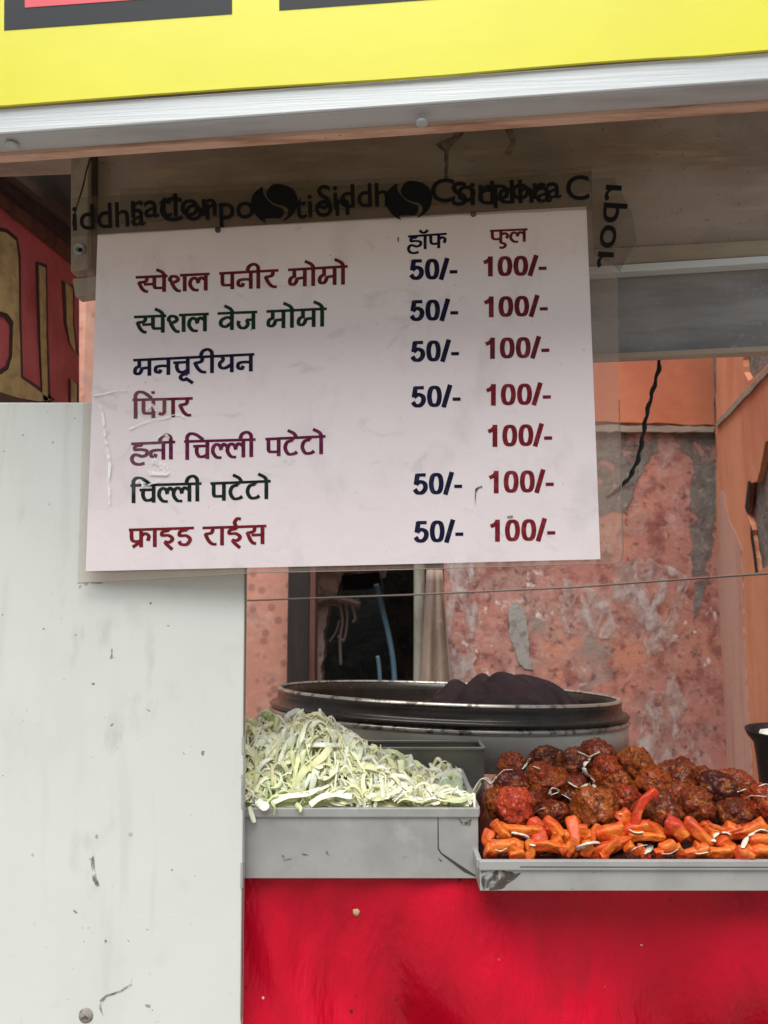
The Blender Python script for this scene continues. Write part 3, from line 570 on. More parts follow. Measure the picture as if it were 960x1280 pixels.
# clear tape, lower left of the sheet; white strips are painted wrinkle reflections
ct = thing('clear_tape', 'clear tape with painted white wrinkle reflections over the lower left of the menu sheet', 'tape', BD.off(.002).hit(150, 640))
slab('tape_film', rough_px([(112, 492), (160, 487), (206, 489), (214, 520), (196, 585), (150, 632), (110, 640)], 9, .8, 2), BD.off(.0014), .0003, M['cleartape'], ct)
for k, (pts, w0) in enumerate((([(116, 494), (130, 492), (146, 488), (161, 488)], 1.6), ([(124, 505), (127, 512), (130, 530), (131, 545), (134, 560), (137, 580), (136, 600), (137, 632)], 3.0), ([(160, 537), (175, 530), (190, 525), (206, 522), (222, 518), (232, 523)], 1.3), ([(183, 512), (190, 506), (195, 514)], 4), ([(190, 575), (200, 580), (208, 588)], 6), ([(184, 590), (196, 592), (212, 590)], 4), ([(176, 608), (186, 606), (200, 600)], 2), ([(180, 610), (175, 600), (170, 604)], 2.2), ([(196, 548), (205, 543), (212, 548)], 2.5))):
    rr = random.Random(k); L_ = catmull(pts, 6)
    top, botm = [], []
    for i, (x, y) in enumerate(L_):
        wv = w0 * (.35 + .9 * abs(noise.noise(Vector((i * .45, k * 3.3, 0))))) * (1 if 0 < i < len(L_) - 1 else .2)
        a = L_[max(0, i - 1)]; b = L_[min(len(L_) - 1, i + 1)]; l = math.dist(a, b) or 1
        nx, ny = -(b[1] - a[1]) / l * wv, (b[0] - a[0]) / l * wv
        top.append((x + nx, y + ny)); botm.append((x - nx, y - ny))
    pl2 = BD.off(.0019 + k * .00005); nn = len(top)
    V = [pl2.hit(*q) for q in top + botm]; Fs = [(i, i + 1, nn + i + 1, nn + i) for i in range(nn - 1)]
    mesh('wrinkle_glint', V, Fs, M['scuff_or_glint'], ct)

# printed brown tape along the top and at the right corner
def latin(txt, c0, c1, c2, pl, m, parent, name='tape_lettering', thick=.012):
    """built-in font; c0 = px of text origin, c1 = px at end of baseline, c2 = px of cap height above origin"""
    cu = bpy.data.curves.new('t', 'FONT'); cu.body = txt; cu.offset = thick; cu.resolution_u = 4
    o = bpy.data.objects.new('t', cu); COL.objects.link(o); C.view_layer.update()
    me = bpy.data.meshes.new_from_object(o.evaluated_get(C.evaluated_depsgraph_get()))
    xs = [v.co.x for v in me.vertices]; xa, xb = min(xs), max(xs)
    cap = .69
    V = []
    for v in me.vertices:
        s = (v.co.x - xa) / (xb - xa); t = v.co.y / cap
        V.append(pl.hit(c0[0] + (c1[0] - c0[0]) * s + (c2[0] - c0[0]) * t, c0[1] + (c1[1] - c0[1]) * s + (c2[1] - c0[1]) * t))
    Fs = [tuple(p.vertices) for p in me.polygons]
    bpy.data.objects.remove(o); bpy.data.curves.remove(cu); bpy.data.meshes.remove(me)
    return mesh(name, V, Fs, m, parent)
def logo(cx, cy, s, pl, parent):
    up = [(-3, -30), (12, -30), (24, -22), (29, -8), (27, 8), (20, 20), (10, 27), (16, 18), (17, 9), (12, 3), (2, 0), (-6, -6), (-10, -16)]
    lo = [(-15, -27), (-14, -17), (-8, -6), (0, 2), (9, 6), (12, 12), (8, 22), (-6, 22), (-12, 24), (-10, 30), (-20, 22), (-27, 10), (-29, -4), (-26, -16)]
    for q in (up, lo):
        pts = [(cx + x * s, cy + y * s * .8) for x, y in catmull(q + [q[0]], 4)[:-1]]
        slab('tape_emblem', pts, pl, .0002, M['tapeprint'], parent)
t1 = thing('packing_tape', 'lower strip of brown packing tape with black printed lettering above the menu sheet', 'tape', BD.off(.004).hit(400, 290))
T1 = BD.off(.0052)
slab('tape_film', rough_px([(89, 247), (330, 236), (560, 226), (739, 214), (741, 262), (560, 270), (330, 282), (122, 294), (89, 296)], 14, .5, 3), T1.off(-.0020), .0003, M['tape'], t1)
latin('iddha', (91, 288), (182, 281), (90, 257), T1, M['tapeprint'], t1)
latin('Corpo', (200, 277), (318, 272), (199, 247), T1, M['tapeprint'], t1)
latin('tion', (368, 273), (437, 268), (367, 243), T1, M['tapeprint'], t1)
latin('Siddha', (565, 257), (690, 252), (564, 228), T1, M['tapeprint'], t1)
logo(343, 255, 1.0, T1, t1)
t2 = thing('packing_tape', 'upper overlapping strip of brown packing tape printed in black, nearest the plywood', 'tape', BD.off(.0055).hit(450, 262))
T2 = BD.off(.0057)
slab('tape_film', rough_px([(150, 236), (330, 229), (560, 219), (739, 208), (740, 240), (560, 255), (330, 268), (150, 280)], 14, .5, 5), T2.off(-.0015), .0003, M['tape'], t2)
latin('ration', (164, 272), (271, 269), (163, 241), T2, M['tapeprint'], t2)
latin('Siddh', (397, 261), (486, 257), (396, 232), T2, M['tapeprint'], t2)
latin('Corpora', (539, 253), (702, 247), (538, 224), T2, M['tapeprint'], t2)
latin('C', (708, 250), (737, 249), (707, 220), T2, M['tapeprint'], t2)
logo(511, 251, 1.0, T2, t2)
t3 = thing('packing_tape', 'torn end of printed brown tape hanging beside the top right corner of the sheet', 'tape', BD.off(.0070).hit(760, 335))
T3 = BD.off(.0070)
slab('tape_film', rough_px([(738, 224), (768, 222), (790, 266), (796, 300), (775, 340), (766, 330), (742, 318)], 8, .6, 4), T3.off(-.0006), .0004, M['tape'], t3)
latin('rpor', (777, 232), (765, 336), (748, 230), T3, M['tapeprint'], t3)
# thin tie cord by the post
v, f = join_parts([tubev([Plane(.9, YA).hit(*p) for p in catmull([(135, 183), (118, 190), (109, 210), (104, 232), (97, 255), (92, 272), (91, 282)], 5)], .0011, 6)])
tag(mesh('tie_cord', v, f, M['cable'], smooth=True), 'thin dark cord tied to the post beside the tape', 'cord')

# ---------------------------------------------------------------- white panel
PP = Plane(.925)
pan = thing('side_panel', 'large off white painted panel with scuffs at the lower left of the stall', 'panel', (PP.hit(100, 900).x, .925, 0))
tl, tr, br = PP.hit(-120, 503), PP.hit(308.5, 503), PP.hit(301, 1280)
k = (br.x - tr.x) / (br.z - tr.z)
xg = tr.x + k * (0.02 - tr.z)
v, f = prism([(tl.x - .3, .925, .02), (xg, .925, .02), tr, (tl.x - .3, .925, tr.z)], [(tl.x - .3, .940, .02), (xg, .940, .02), tr + Vector((0, .015, 0)), (tl.x - .3, .940, tr.z)])
mesh('panel_sheet', v, f, M['panel'], pan, bevel=.0012)
for y0, y1 in ((690, 920), (921, 942), (968, 1010), (1078, 1110), (1112, 1275)):
    xe = lambda y: 308.5 - 7.5 * (y - 503) / 777
    slab('edge_trim', [(xe(y0) - 2.2, y0), (xe(y0) + .6, y0), (xe(y1) + .6, y1), (xe(y1) - 2.2, y1)] if y1 - y0 < 60 else [(xe(y0) - .6, y0), (xe(y0) + .7, y0), (xe(y1) + .7, y1), (xe(y1) - .6, y1)], PP.off(.0015), .006, M['steel'] if y1 - y0 < 60 else M['filmedge'], pan)
marks = [([(98, 733), (103, 728), (118, 727), (132, 728.5), (140, 729), (118, 730), (104, 732), (99, 736)], 1), ([(113, 1074), (117, 1068), (118, 1080), (121, 1098), (124, 1107), (120, 1109), (116, 1100)], .7),
         ([(120, 1043), (123, 1045), (122, 1049), (119, 1047)], .5), ([(39, 1067), (43, 1066), (42, 1071), (39, 1070)], .5), ([(92, 1136), (97, 1141), (95, 1142), (91, 1139)], .4), ([(131, 1174), (134, 1176), (132, 1179), (130, 1177)], .4), ([(139, 803), (141, 803), (141, 822), (146, 821), (137, 824), (139, 818)], .5), ([(181, 1256), (189, 1256), (188, 1261), (183, 1259)], .6), ([(252, 938), (256, 939), (254, 945), (251, 943)], .4), ([(135, 908), (142, 904), (140, 908), (136, 910)], .4), ([(124, 1250), (132, 1244), (150, 1238), (164, 1228), (166, 1222), (165, 1232), (150, 1241), (133, 1247), (127, 1258), (129, 1270), (125, 1262)], .8)]
for q, a in marks: slab('scuff_or_glint', rough_px(q, 3, a, 4), PP.off(.0004), .0003, M['smudge'], pan)
c = PP.off(.0012).hit(107, 1270)
for r0, r1, mm, dz in ((.0, .006, 'rustmark', 0),):
    vv, ff = lathev([(0, .001), (.0035, .001), (.005, .0006), (.007, 0), (.0085, -.0008)], c, 20, Matrix.Rotation(rad(90), 3, 'X')); mesh('bolt_hole', vv, ff, M['rustmark'], pan, smooth=True)

# ---------------------------------------------------------------- counter and red tarpaulin
YT = .962; YL = .95
ZL = P(450, 1098, .95).z                 # counter top level
ctr = thing('counter', 'steel counter carrying the trays and the steamer', 'counter', (.3, 1.4, 0))
xl, xr = -.33, .95
box('counter_top', xl, xr, YT + .012, YL + .30, ZL - .03, ZL - .002, M['counter'], ctr, .002)
for x in (xl + .05, xr - .05):
    for y in (YT + .06, YL + .26): box('leg', x - .02, x + .02, y - .02, y + .02, 0, ZL - .031, M['counter'], ctr)
# tarpaulin
V, Fs = [], []; nu, nv = 150, 90
xt0, xt1 = P(286, 1150, YT).x, .98
zt0, zt1 = ZL - .001, .12
for i in range(nv):
    t = i / (nv - 1); z = zt0 + (zt1 - zt0) * t
    for j in range(nu):
        s = j / (nu - 1); x = xt0 + (xt1 - xt0) * s
        a = min(1, t * 5)
        u = (x - xt0)
        wz = zt0 - z
        fold = (math.sin(u * 15 - wz * 11 + 1.0 + 2.2 * noise.noise(Vector((u * 3, wz * 3, 7)))) * .055 + math.sin(u * 41 - wz * 9 + 3 * noise.noise(Vector((u * 5, wz * 4, 9)))) * .012) * min(1, t * 3.0)
        fold += math.sin(u * 85 + wz * 6 + 5 * noise.noise(Vector((u * 7, wz * 3, 2)))) * .0022 * max(0, 1 - t * 2.2)
        fold += noise.noise(Vector((x * 5, z * 5, 2))) * .03 * a + noise.noise(Vector((x * 22, z * 12, 5))) * .006 * a
        fold -= math.exp(-((u - .015 - wz * .5) / .03) ** 2) * .03 * a
        fold -= math.exp(-((u - .30 - wz * .10) / .025) ** 2) * .012 * a
        fold = max(fold, -.028) if t < .12 else fold
        V.append((x, YT + fold - .012 * math.sin(t * 1.5) * a, z))
for i in range(nv - 1):
    for j in range(nu - 1): a = i * nu + j; Fs.append((a, a + 1, a + nu + 1, a + nu))
tp = mesh('tarpaulin', V, Fs, M['tarp'], smooth=True, sub=1)
s_ = tp.modifiers.new('s', 'SOLIDIFY'); s_.thickness = .0015; s_.offset = 1
tag(tp, 'shiny red plastic tarpaulin hanging in soft folds below the trays', 'tarpaulin')
# crumbs stuck on the tarpaulin
bvh_t = BVHTree.FromPolygons([Vector(v) for v in V], Fs)
def stick(px, py, bvh, fallback=1.0, lift=.001):
    d = ray(px, py).normalized(); h = bvh.ray_cast(EYE, d)
    return (h[0] - d * lift) if h[0] else P(px, py, fallback)
cl = ['bigger pale crumb stuck to the red tarpaulin below the cabbage tray', 'small orange crumb on the red tarpaulin, right of the bigger pale one', 'pale crumb on the red tarpaulin below the middle of the right tray', 'tiny pale crumb on the tarpaulin under the right tray, lowest one']
for (px, py, r), lb in zip(((446, 1139, .006), (503, 1132, .0022), (801, 1180, .003), (755, 1233, .0022)), cl):
    c = stick(px, py, bvh_t); bm = bmesh.new(); bmesh.ops.create_icosphere(bm, subdivisions=2, radius=r)
    for q in bm.verts: q.co *= .8 + .6 * noise.noise(q.co * 300); q.co.y *= .4
    me_v = [c + q.co for q in bm.verts]; me_f = [tuple(x.index for x in ff.verts) for ff in bm.faces]; bm.free()
    tag(mesh('crumb', me_v, me_f, M['crumb'], smooth=True), lb, 'crumb', 'crumbs on the tarpaulin')

# ---------------------------------------------------------------- trays
def tray(root, x0, x1, y0, y1, z0, z1, m, th=.002, rim=.007, rimh=.010):
    """open sheet-metal tray with a folded rim, hollow"""
    parts = [boxv(x0, x1, y0, y0 + th, z0, z1), boxv(x0, x1, y1 - th, y1, z0, z1), boxv(x0, x0 + th, y0 + th + .0002, y1 - th - .0002, z0, z1), boxv(x1 - th, x1, y0 + th + .0002, y1 - th - .0002, z0, z1), boxv(x0 + th, x1 - th, y0 + th + .0002, y1 - th - .0002, z0 + .0005, z0 + th)]
    v, f = join_parts(parts); mesh('tray_body', v, f, m, root, bevel=.0006)
    parts = [boxv(x0 - .001, x1 + .001, y0 - .003, y0 + rim * .5, z1 - rimh, z1 + .0012), boxv(x0 - .001, x1 + .001, y1 - rim * .5, y1 + .003, z1 - rimh, z1 + .0012), boxv(x0 - .003, x0 + .003, y0 + rim * .5 + .0003, y1 - rim * .5 - .0003, z1 - rimh, z1 + .0009), boxv(x1 - .003, x1 + .003, y0 + rim * .5 + .0003, y1 - rim * .5 - .0003, z1 - rimh, z1 + .0009)]
    v, f = join_parts(parts); mesh('tray_rim', v, f, m, root, bevel=.0012)
YL = .95
lt = thing('food_tray', 'deep steel tray heaped with shredded cabbage beside the white panel', 'tray', (P(450, 1098, YL).x, YL + .1, ZL))
lx0, lx1, lz1 = P(278, 1010, YL).x, P(597.5, 1010, YL).x, P(450, 1010.5, YL).z
tray(lt, lx0, lx1, YL, YL + .205, ZL, lz1, M['steel'])
PL = Plane(YL - .0004)
slab('folded_corner_seam', [(547, 1022), (548.2, 1022), (548.5, 1060), (552, 1066), (592, 1092.5), (597, 1096), (592, 1095), (580, 1090), (551, 1067.5), (547, 1061)], PL, .0003, M['seam'], lt)
slab('rim_seam', [(330, 1020.5), (592, 1019.8), (592, 1020.8), (330, 1021.5)], PL.off(.0002), .0004, M['seam'], lt)
for q in ([(352, 1068), (357, 1073), (365, 1074), (354, 1076)], [(377, 1066), (386, 1069), (378, 1069)], [(408, 1063), (411, 1070), (407, 1067)], [(547, 1072), (553, 1076), (550, 1077)], [(572, 1023), (580, 1028), (590, 1024), (588, 1032), (577, 1031)]):
    slab('scratch', rough_px(q, 3, .6, 7), PL.off(.0001), .0002, M['mark'], lt)
YR = .912
rt = thing('food_tray', 'shallow steel tray filled with fried balls and orange potato sticks', 'tray', (.33, YR + .12, ZL))
rx0, rx1, rz1 = P(599.5, 1076, YR).x, P(1090, 1076, YR).x, P(780, 1076, YR).z
tray(rt, rx0, rx1, YR, YR + .30, ZL, rz1, M['steel'])
PR = Plane(YR - .0034)
slab('burnt_corner', rough_px([(602, 1089), (622, 1087), (640, 1090), (652, 1092), (642, 1099), (632, 1108), (618, 1112), (604, 1112)], 3, 1.6, 3), Plane(YR - .0004), .0003, M['grime'], rt)
slab('rim_seam', [(650, 1083.2), (960, 1083.6), (1000, 1083.6), (1000, 1084.6), (650, 1084.2)], PR, .0003, M['seam'], rt)
# right-hand tray end up against the cabbage tray: taller inner divider
# tin container behind the cabbage tray
YB = YL + .222
bx = thing('tin_container', 'dull grey tin container standing behind the cabbage tray', 'container', (P(450, 1000, YB).x, YB + .03, ZL))
bx0, bx1, bz1 = P(285, 935, YB).x, P(605, 935, YB).x, P(500, 935, YB).z
tray(bx, bx0, bx1, YB, YB + .055, ZL, bz1, M['steel_dull'], rimh=.004)
# dark pot at the right edge
YK = 1.16
kp = thing('dark_pot', 'black flared pot with white food inside at the right edge of the photo', 'pot', (P(985, 980, YK).x, YK + .1, ZL))
cx, cy = P(995, 912, YK + .08).x, YK + .08
ru = cx - P(937, 912, cy).x; zk = P(960, 913, cy).z
vv, ff = lathev([(.0, ZL + .001), (ru * .74, ZL + .001), (ru * .80, zk - .05), (ru * .84, zk - .022), (ru * .95, zk - .012), (ru, zk - .004), (ru, zk), (ru * .93, zk - .002), (ru * .86, zk - .018), (ru * .78, zk - .03), (0, zk - .03)], (cx, cy, 0), 56)
mesh('pot_body', vv, ff, M['blackpot'], kp, smooth=True)
vv, ff = lathev([(0, zk + .008), (ru * .4, zk + .004), (ru * .7, zk - .006), (ru * .8, zk - .02)], (cx, cy, 0), 40)
vv = [q + Vector((0, 0, noise.noise(q * 60) * .008)) for q in vv]
tag(mesh('white_filling', vv, ff, M['rice'], smooth=True), 'white crumbly food filling the black pot', 'food')

# ---------------------------------------------------------------- steamer
YS0 = YB + .07
R = (205 / F) * YS0 / (1 - 205 / F); YC = YS0 + R
ctrp = P(558, 868, YC)
zf = P(563, 882, YS0).z; zb = P(563, 853, YC + R).z
til = math.atan2(zf - zb, 2 * R)
rollt = math.atan2(P(768, 874, YC).z - P(358, 860, YC).z, 2 * R)
TL = Matrix.Rotation(-til, 3, 'X') @ Matrix.Rotation(-rollt, 3, 'Y')
zr0 = (zf + zb) / 2
st = thing('steamer_pot', 'wide steel steamer pot with dark greasy rim behind the trays', 'pot', (ctrp.x, YC, ZL))
cc = (ctrp.x, YC, zr0)
vv, ff = lathev([(R * .965, -.10), (R * .966, -.02), (R * .968, -.004), (R * .985, .0), (R, -.003), (R * .998, -.010), (R * 1.0, -.022), (R * 1.008, -.0245)], cc, 96, TL)
mesh('rim', vv, ff, M['potrim'], st, smooth=True)
vv, ff = lathev([(R * .972, -.0005), (R * .976, .0018), (R * .986, .0028), (R * .996, .0018), (R * 1.001, -.0022)], cc, 96, TL)
mesh('lip', vv, ff, M['lip'], st, smooth=True)
vv, ff = lathev([(R * 1.008, -.0245), (R * 1.030, -.026), (R * 1.042, -.030), (R * 1.036, -.0345), (R * 1.022, -.036)], cc, 96, TL)
mesh('ring', vv, ff, M['potrim'], st, smooth=True)
vv, ff = lathev([(R * 1.022, -.036), (R * 1.036, -.0375), (R * 1.044, -.0415), (R * 1.038, -.0455), (R * 1.028, -.047)], cc, 96, TL)
mesh('ring', vv, ff, M['lip'], st, smooth=True)
low = zr0 - ZL
vv, ff = lathev([(R * 1.028, -.047), (R * 1.030, -.052), (R * 1.030, -low * .75), (R * 1.02, -low + .045)], cc, 96, TL)
mesh('body', vv, ff, M['potbody'], st, smooth=True)
vv, ff = lathev([(R * .965, -.10), (R * .9, -.044), (R * .5, -.040), (0, -.040)], cc, 96, TL)
mesh('inner_plate', [v_ for v_ in vv], ff, M['potin'], st, smooth=True)
# bundled cloth on the steamer
V, Fs = [], []; nu, nv = 90, 60
for i in range(nv):
    for j in range(nu):
        s = j / (nu - 1) * 2 - 1; t = i / (nv - 1) * 2 - 1
        r2 = min(1, (abs(s) ** 2.4 + abs(t) ** 2.4)); h = (1 - r2) ** .42
        prof = .72 + .35 * math.exp(-((s - .12) / .42) ** 2)
        p = Vector((s, t, 0))
        ph = (s * 1.25 + .55 * t + .5 * noise.noise(Vector((s * 1.2, t * 1.4, 4)))) * 9
        fold = (.5 + .5 * math.cos(ph)) ** .6
        ph2 = (t * .9 + .6 * s * s - .3 * s + .4 * noise.noise(Vector((s * 1.2, t * 1.2, 14)))) * 9
        fold2 = (.5 + .5 * math.cos(ph2)) ** .7
        x = ctrp.x + .110 + s * .150 * (1 + .06 * noise.noise(Vector((t * 2, s, 5)))); y = YC - .06 + t * .19
        z = zr0 - .034 + h * prof * .040 + h ** .6 * (fold * .022 + fold2 * .018) + noise.noise(Vector((s * 3, t * 3, 1))) * .006 * h
        V.append((x, y, z))
for i in range(nv - 1):
    for j in range(nu - 1): a = i * nu + j; Fs.append((a, a + 1, a + nu + 1, a + nu))
tag(mesh('cloth_bundle', V, Fs, M['cloth'], smooth=True, sub=1), 'crumpled dark purple cloth lying on the steamer pot', 'cloth')

# ---------------------------------------------------------------- cables
v, f = tubev([Plane(1.05).hit(x + .9 * math.sin(y * .33), y) for x, y in catmull([(825, 444), (823, 462), (815, 492), (808, 520), (803, 548), (797, 575), (788, 594), (779, 606), (760, 622)], 6)], [.0030 + .0007 * math.sin(i * 1.3) for i in range(49)], 8)
tag(mesh('black_cable', v, f, M['cable'], smooth=True), 'ragged black cable hanging from the tin sheet behind the menu board', 'cable')
v, f = tubev([P(x, y, yy) for x, y, yy in ((300, 751, 2.3), (505, 744, 2.15), (720, 734, 2.0), (800, 728, 1.9), (900, 721, 1.75), (1000, 714, 1.5))], .0026, 6)
tag(mesh('thin_wire', v, f, M['wire'], smooth=True), 'thin slack wire stretched across in front of the plaster wall', 'wire')

# ---------------------------------------------------------------- cabbage heap (nobody could count the shreds)
sil = [(270, 915), (303, 906), (330, 903), (365, 904), (382, 899), (402, 893), (415, 902), (432, 918), (450, 932), (470, 943), (488, 955), (505, 968), (520, 978), (540, 988), (560, 995), (580, 1001), (598, 1004)]
def silh(px):
    for (a, b), (c, d_) in zip(sil, sil[1:]):
        if a <= px <= c: return b + (d_ - b) * (px - a) / (c - a)
    return sil[0][1] if px < sil[0][0] else sil[-1][1]
ylo, yhi = YL + .004, YL + .200
yc_ = YL + .105
def mound(x, y):
    """heap height over the tray: ridge line fits the heap's outline, falling to the rim at front and back"""
    px = 480 + F * x / yc_
    zr_ = P(px, silh(px) + 9, yc_).z
    t = (y - yc_) / ((yhi - yc_) if y > yc_ else (yc_ - ylo))
    edge = lz1 + .004
    z = edge + (zr_ - edge) * max(0, 1 - abs(t) ** 1.5)
    return z + noise.noise(Vector((x * 22, y * 22, 0))) * .008 + noise.noise(Vector((x * 60, y * 60, 3))) * .004
V, Fs, Cc = [], [], []
nx, ny = 70, 40
for i in range(ny):
    for j in range(nx):
        x = lx0 + .004 + (lx1 - lx0 - .008) * j / (nx - 1); y = ylo + (yhi - ylo) * i / (ny - 1)
        V.append(Vector((x, y, mound(x, y) - .006))); Cc.append((.66, .66, .36))
for i in range(ny - 1):
    for j in range(nx - 1): a = i * nx + j; Fs.append((a, a + 1, a + nx + 1, a + nx))
rg = random.Random(11)
pal = [(.88, .82, .50), (.88, .84, .60), (.84, .80, .44), (.88, .86, .68), (.78, .78, .40), (.88, .81, .54), (.88, .87, .74)]
green = [(.54, .64, .26), (.66, .71, .36), (.72, .75, .42)]
def strand(pts, w, th, c):
    n = len(pts); o = len(V)
    tw = rg.uniform(-1, 1); ph = rg.uniform(0, 3)
    for i, p in enumerate(pts):
        t = (pts[min(i + 1, n - 1)] - pts[max(i - 1, 0)]).normalized()
        up = Vector((math.sin(tw * i * .35 + ph) * .9, math.cos(ph * 2) * .5 - .5, .8)).normalized()
        a = t.cross(up)
        a = a.normalized() if a.length > 1e-4 else Vector((1, 0, 0)); b = t.cross(a)
        q = i / (n - 1); ww = w * (.35 + .65 * math.sin(math.pi * (.12 + .76 * q)) ** .6)
        for s1, s2 in ((-1, -.2), (0, -1), (1, -.2), (1, .3), (0, .5), (-1, .3)):
            V.append(p + a * s1 * ww * .5 + b * s2 * th)
            dd = .93 + .1 * (s1 == 0); Cc.append(tuple(x * dd for x in c))
    for i in range(n - 1):
        for k in range(6):
            k2 = (k + 1) % 6; Fs.append((o + i * 6 + k, o + i * 6 + k2, o + (i + 1) * 6 + k2, o + (i + 1) * 6 + k))
    Fs.append(tuple(o + k for k in range(6))[::-1]); Fs.append(tuple(o + (n - 1) * 6 + k for k in range(6)))
for k in range(2300):
    u = rg.random() ** 1.15
    x = lx0 + .006 + (lx1 - lx0 - .02) * u; y = rg.uniform(ylo, yhi - .005)
    px = 480 + F * x / yc_
    if px > 540 and rg.random() < .3: continue
    an = rg.uniform(0, 6.28); L_ = rg.uniform(.012, .058); n = 12; cv = rg.gauss(0, 40)
    w = rg.choice([.0018, .0024, .003, .004, .0055, .007, .009]) * rg.uniform(.8, 1.2)
    lift = rg.uniform(-.001, .009); arch = rg.uniform(0, .018) if rg.random() < .55 else 0
    pts = []; xx, yy = x, y
    for i in range(n):
        t = i / (n - 1)
        xx2 = min(max(xx, lx0 + .004), lx1 - .004); yy2 = min(max(yy, ylo - .002), yhi)
        pts.append(Vector((xx2, yy2, mound(xx2, yy2) + lift + arch * math.sin(math.pi * t) - .004 * (t - .5) ** 2)))
        xx += math.cos(an) * L_ / n; yy += math.sin(an) * L_ / n; an += cv * L_ / n
    gm = noise.noise(Vector((x * 14, y * 14, 8))) + (.3 if (px < 390 and y > yc_) else -.2)
    c = rg.choice(green) if gm > .30 and rg.random() < .6 else rg.choice(pal)
    if rg.random() < .03: c = rg.choice(green)
    if k % 3 == 0: w *= .55; pts = pts[:6]
    g = rg.uniform(.88, 1.08)
    strand(pts, w, .00035, tuple(min(.88, q * g) for q in c))
# a few long strips the photo shows on top and over the rim
def Pm(px, py, dy=0):
    d_ = ray(px, py)
    for k in range(160):
        Y = YL - .02 + k * .0015; p = EYE + d_ * (Y / d_.y)
        if ylo - .001 < p.y < yhi and p.z <= mound(p.x, p.y) + .007 + dy: return p
    return P(px, py, yc_)
for pts, w, c in (([(372, 935), (376, 920), (386, 906), (398, 897), (410, 899), (418, 907)], .005, (.74, .76, .5)), ([(384, 932), (400, 931), (424, 932)], .007, (.82, .82, .68)), ([(340, 1004), (360, 995), (385, 992), (400, 985)], .009, (.82, .82, .62)), ([(388, 1006), (402, 996), (424, 992), (440, 996)], .012, (.82, .83, .66)), ([(466, 948), (474, 960), (478, 980), (479, 1000)], .007, (.82, .82, .62)), ([(462, 958), (454, 972), (456, 990), (464, 998)], .006, (.78, .79, .52)), ([(344, 965), (352, 970), (350, 980), (338, 985), (326, 980)], .005, (.76, .77, .48)), ([(430, 935), (440, 920), (448, 930), (446, 950)], .014, (.80, .80, .58)), ([(322, 935), (330, 922), (342, 924), (344, 936), (332, 942)], .016, (.80, .80, .58)), ([(395, 960), (405, 955), (418, 960), (412, 972), (398, 972)], .013, (.81, .80, .56)), ([(560, 1000), (575, 1000), (590, 992), (600, 978)], .007, (.6, .66, .36))):
    strand([Pm(*q, .004) + Vector((0, -.004, .001)) for q in catmull(pts, 4)], w, .0009, c)
for pts, w, c in (([(312, 1008), (314, 1016), (318, 1028)], .006, (.82, .81, .62)), ([(340, 1002), (344, 1010), (343, 1018)], .007, (.76, .76, .36)), ([(370, 1004), (374, 1010), (375, 1015)], .007, (.74, .75, .34)), ([(322, 1000), (330, 1008), (336, 1005)], .011, (.84, .84, .7))):
    strand([P(x, y, YL - .007) for x, y in catmull(pts, 4)], w, .0009, c)
cb = mesh('cabbage_shreds', V, Fs, M['cab'], colors=Cc)
tag(cb, 'heap of pale green and white shredded cabbage filling the left tray', 'cabbage', kind='stuff')
# grey-green lump at the right end of the cabbage tray
bm = bmesh.new(); bmesh.ops.create_icosphere(bm, subdivisions=4, radius=1)
c = P(560, 992, YL + .13); vv = []
for q in bm.verts:
    n_ = q.co.copy(); s_ = 1 + .35 * noise.noise(n_ * 2.2) + .22 * abs(noise.noise(n_ * 5))
    vv.append(c + Vector((n_.x * .030, n_.y * .026, n_.z * .018)) * s_)
ff = [tuple(x.index for x in fc.verts) for fc in bm.faces]; bm.free()
M['pale'] = mat('pale_green_leaf', (.40, .46, .30), .5, layers=[('noise', 40, (.52, .57, .42), .5, .66)], bump=[('noise', 70, .5, .004)])
tag(mesh('cabbage_leaf', vv, ff, M['pale'], smooth=True), 'wilted grey green cabbage piece at the right end of the cabbage tray', 'cabbage')

# ---------------------------------------------------------------- fried food
hit_v, hit_f = [], []
def remember(vs, fs):
    o = len(hit_v); hit_v.extend(vs); hit_f.extend(tuple(i + o for i in q) for q in fs)
# bed of dark sauce under the heap
V, Fs = [], []; nx, ny = 60, 30
bx_0, bx_1 = rx0 + .006, rx1 - .006
for i in range(ny):
    for j in range(nx):
        t = i / (ny - 1); x = bx_0 + (bx_1 - bx_0) * j / (nx - 1); y = YR + .006 + .28 * t
        rows_ = [(.90, 1092), (.93, 1080), (.945, 1070), (.965, 1052), (.985, 1044), (1.03, 1016), (1.08, 992), (1.12, 985), (1.16, 1004), (1.30, 1050)]
        for (ya, ra_), (yb, rb_) in zip(rows_, rows_[1:]):
            if ya <= y <= yb: row = ra_ + (rb_ - ra_) * (y - ya) / (yb - ya)
        pxx = 480 + F * x / y
        row += 10 * max(0, min(1, (pxx - 860) / 60)) + 40 * max(0, 1 - (x - bx_0) / .02)
        z = max(P(780, row, y).z, ZL + .004)
        V.append(Vector((x, y, z + noise.noise(Vector((x * 30, y * 30, 1))) * .005)))
for i in range(ny - 1):
    for j in range(nx - 1): a = i * nx + j; Fs.append((a, a + 1, a + nx + 1, a + nx))
tag(mesh('sauce_bed', V, Fs, M['bed'], smooth=True), 'dark red sauce and small bits under the fried balls', 'food', kind='stuff')
remember(V, Fs)
protos = []
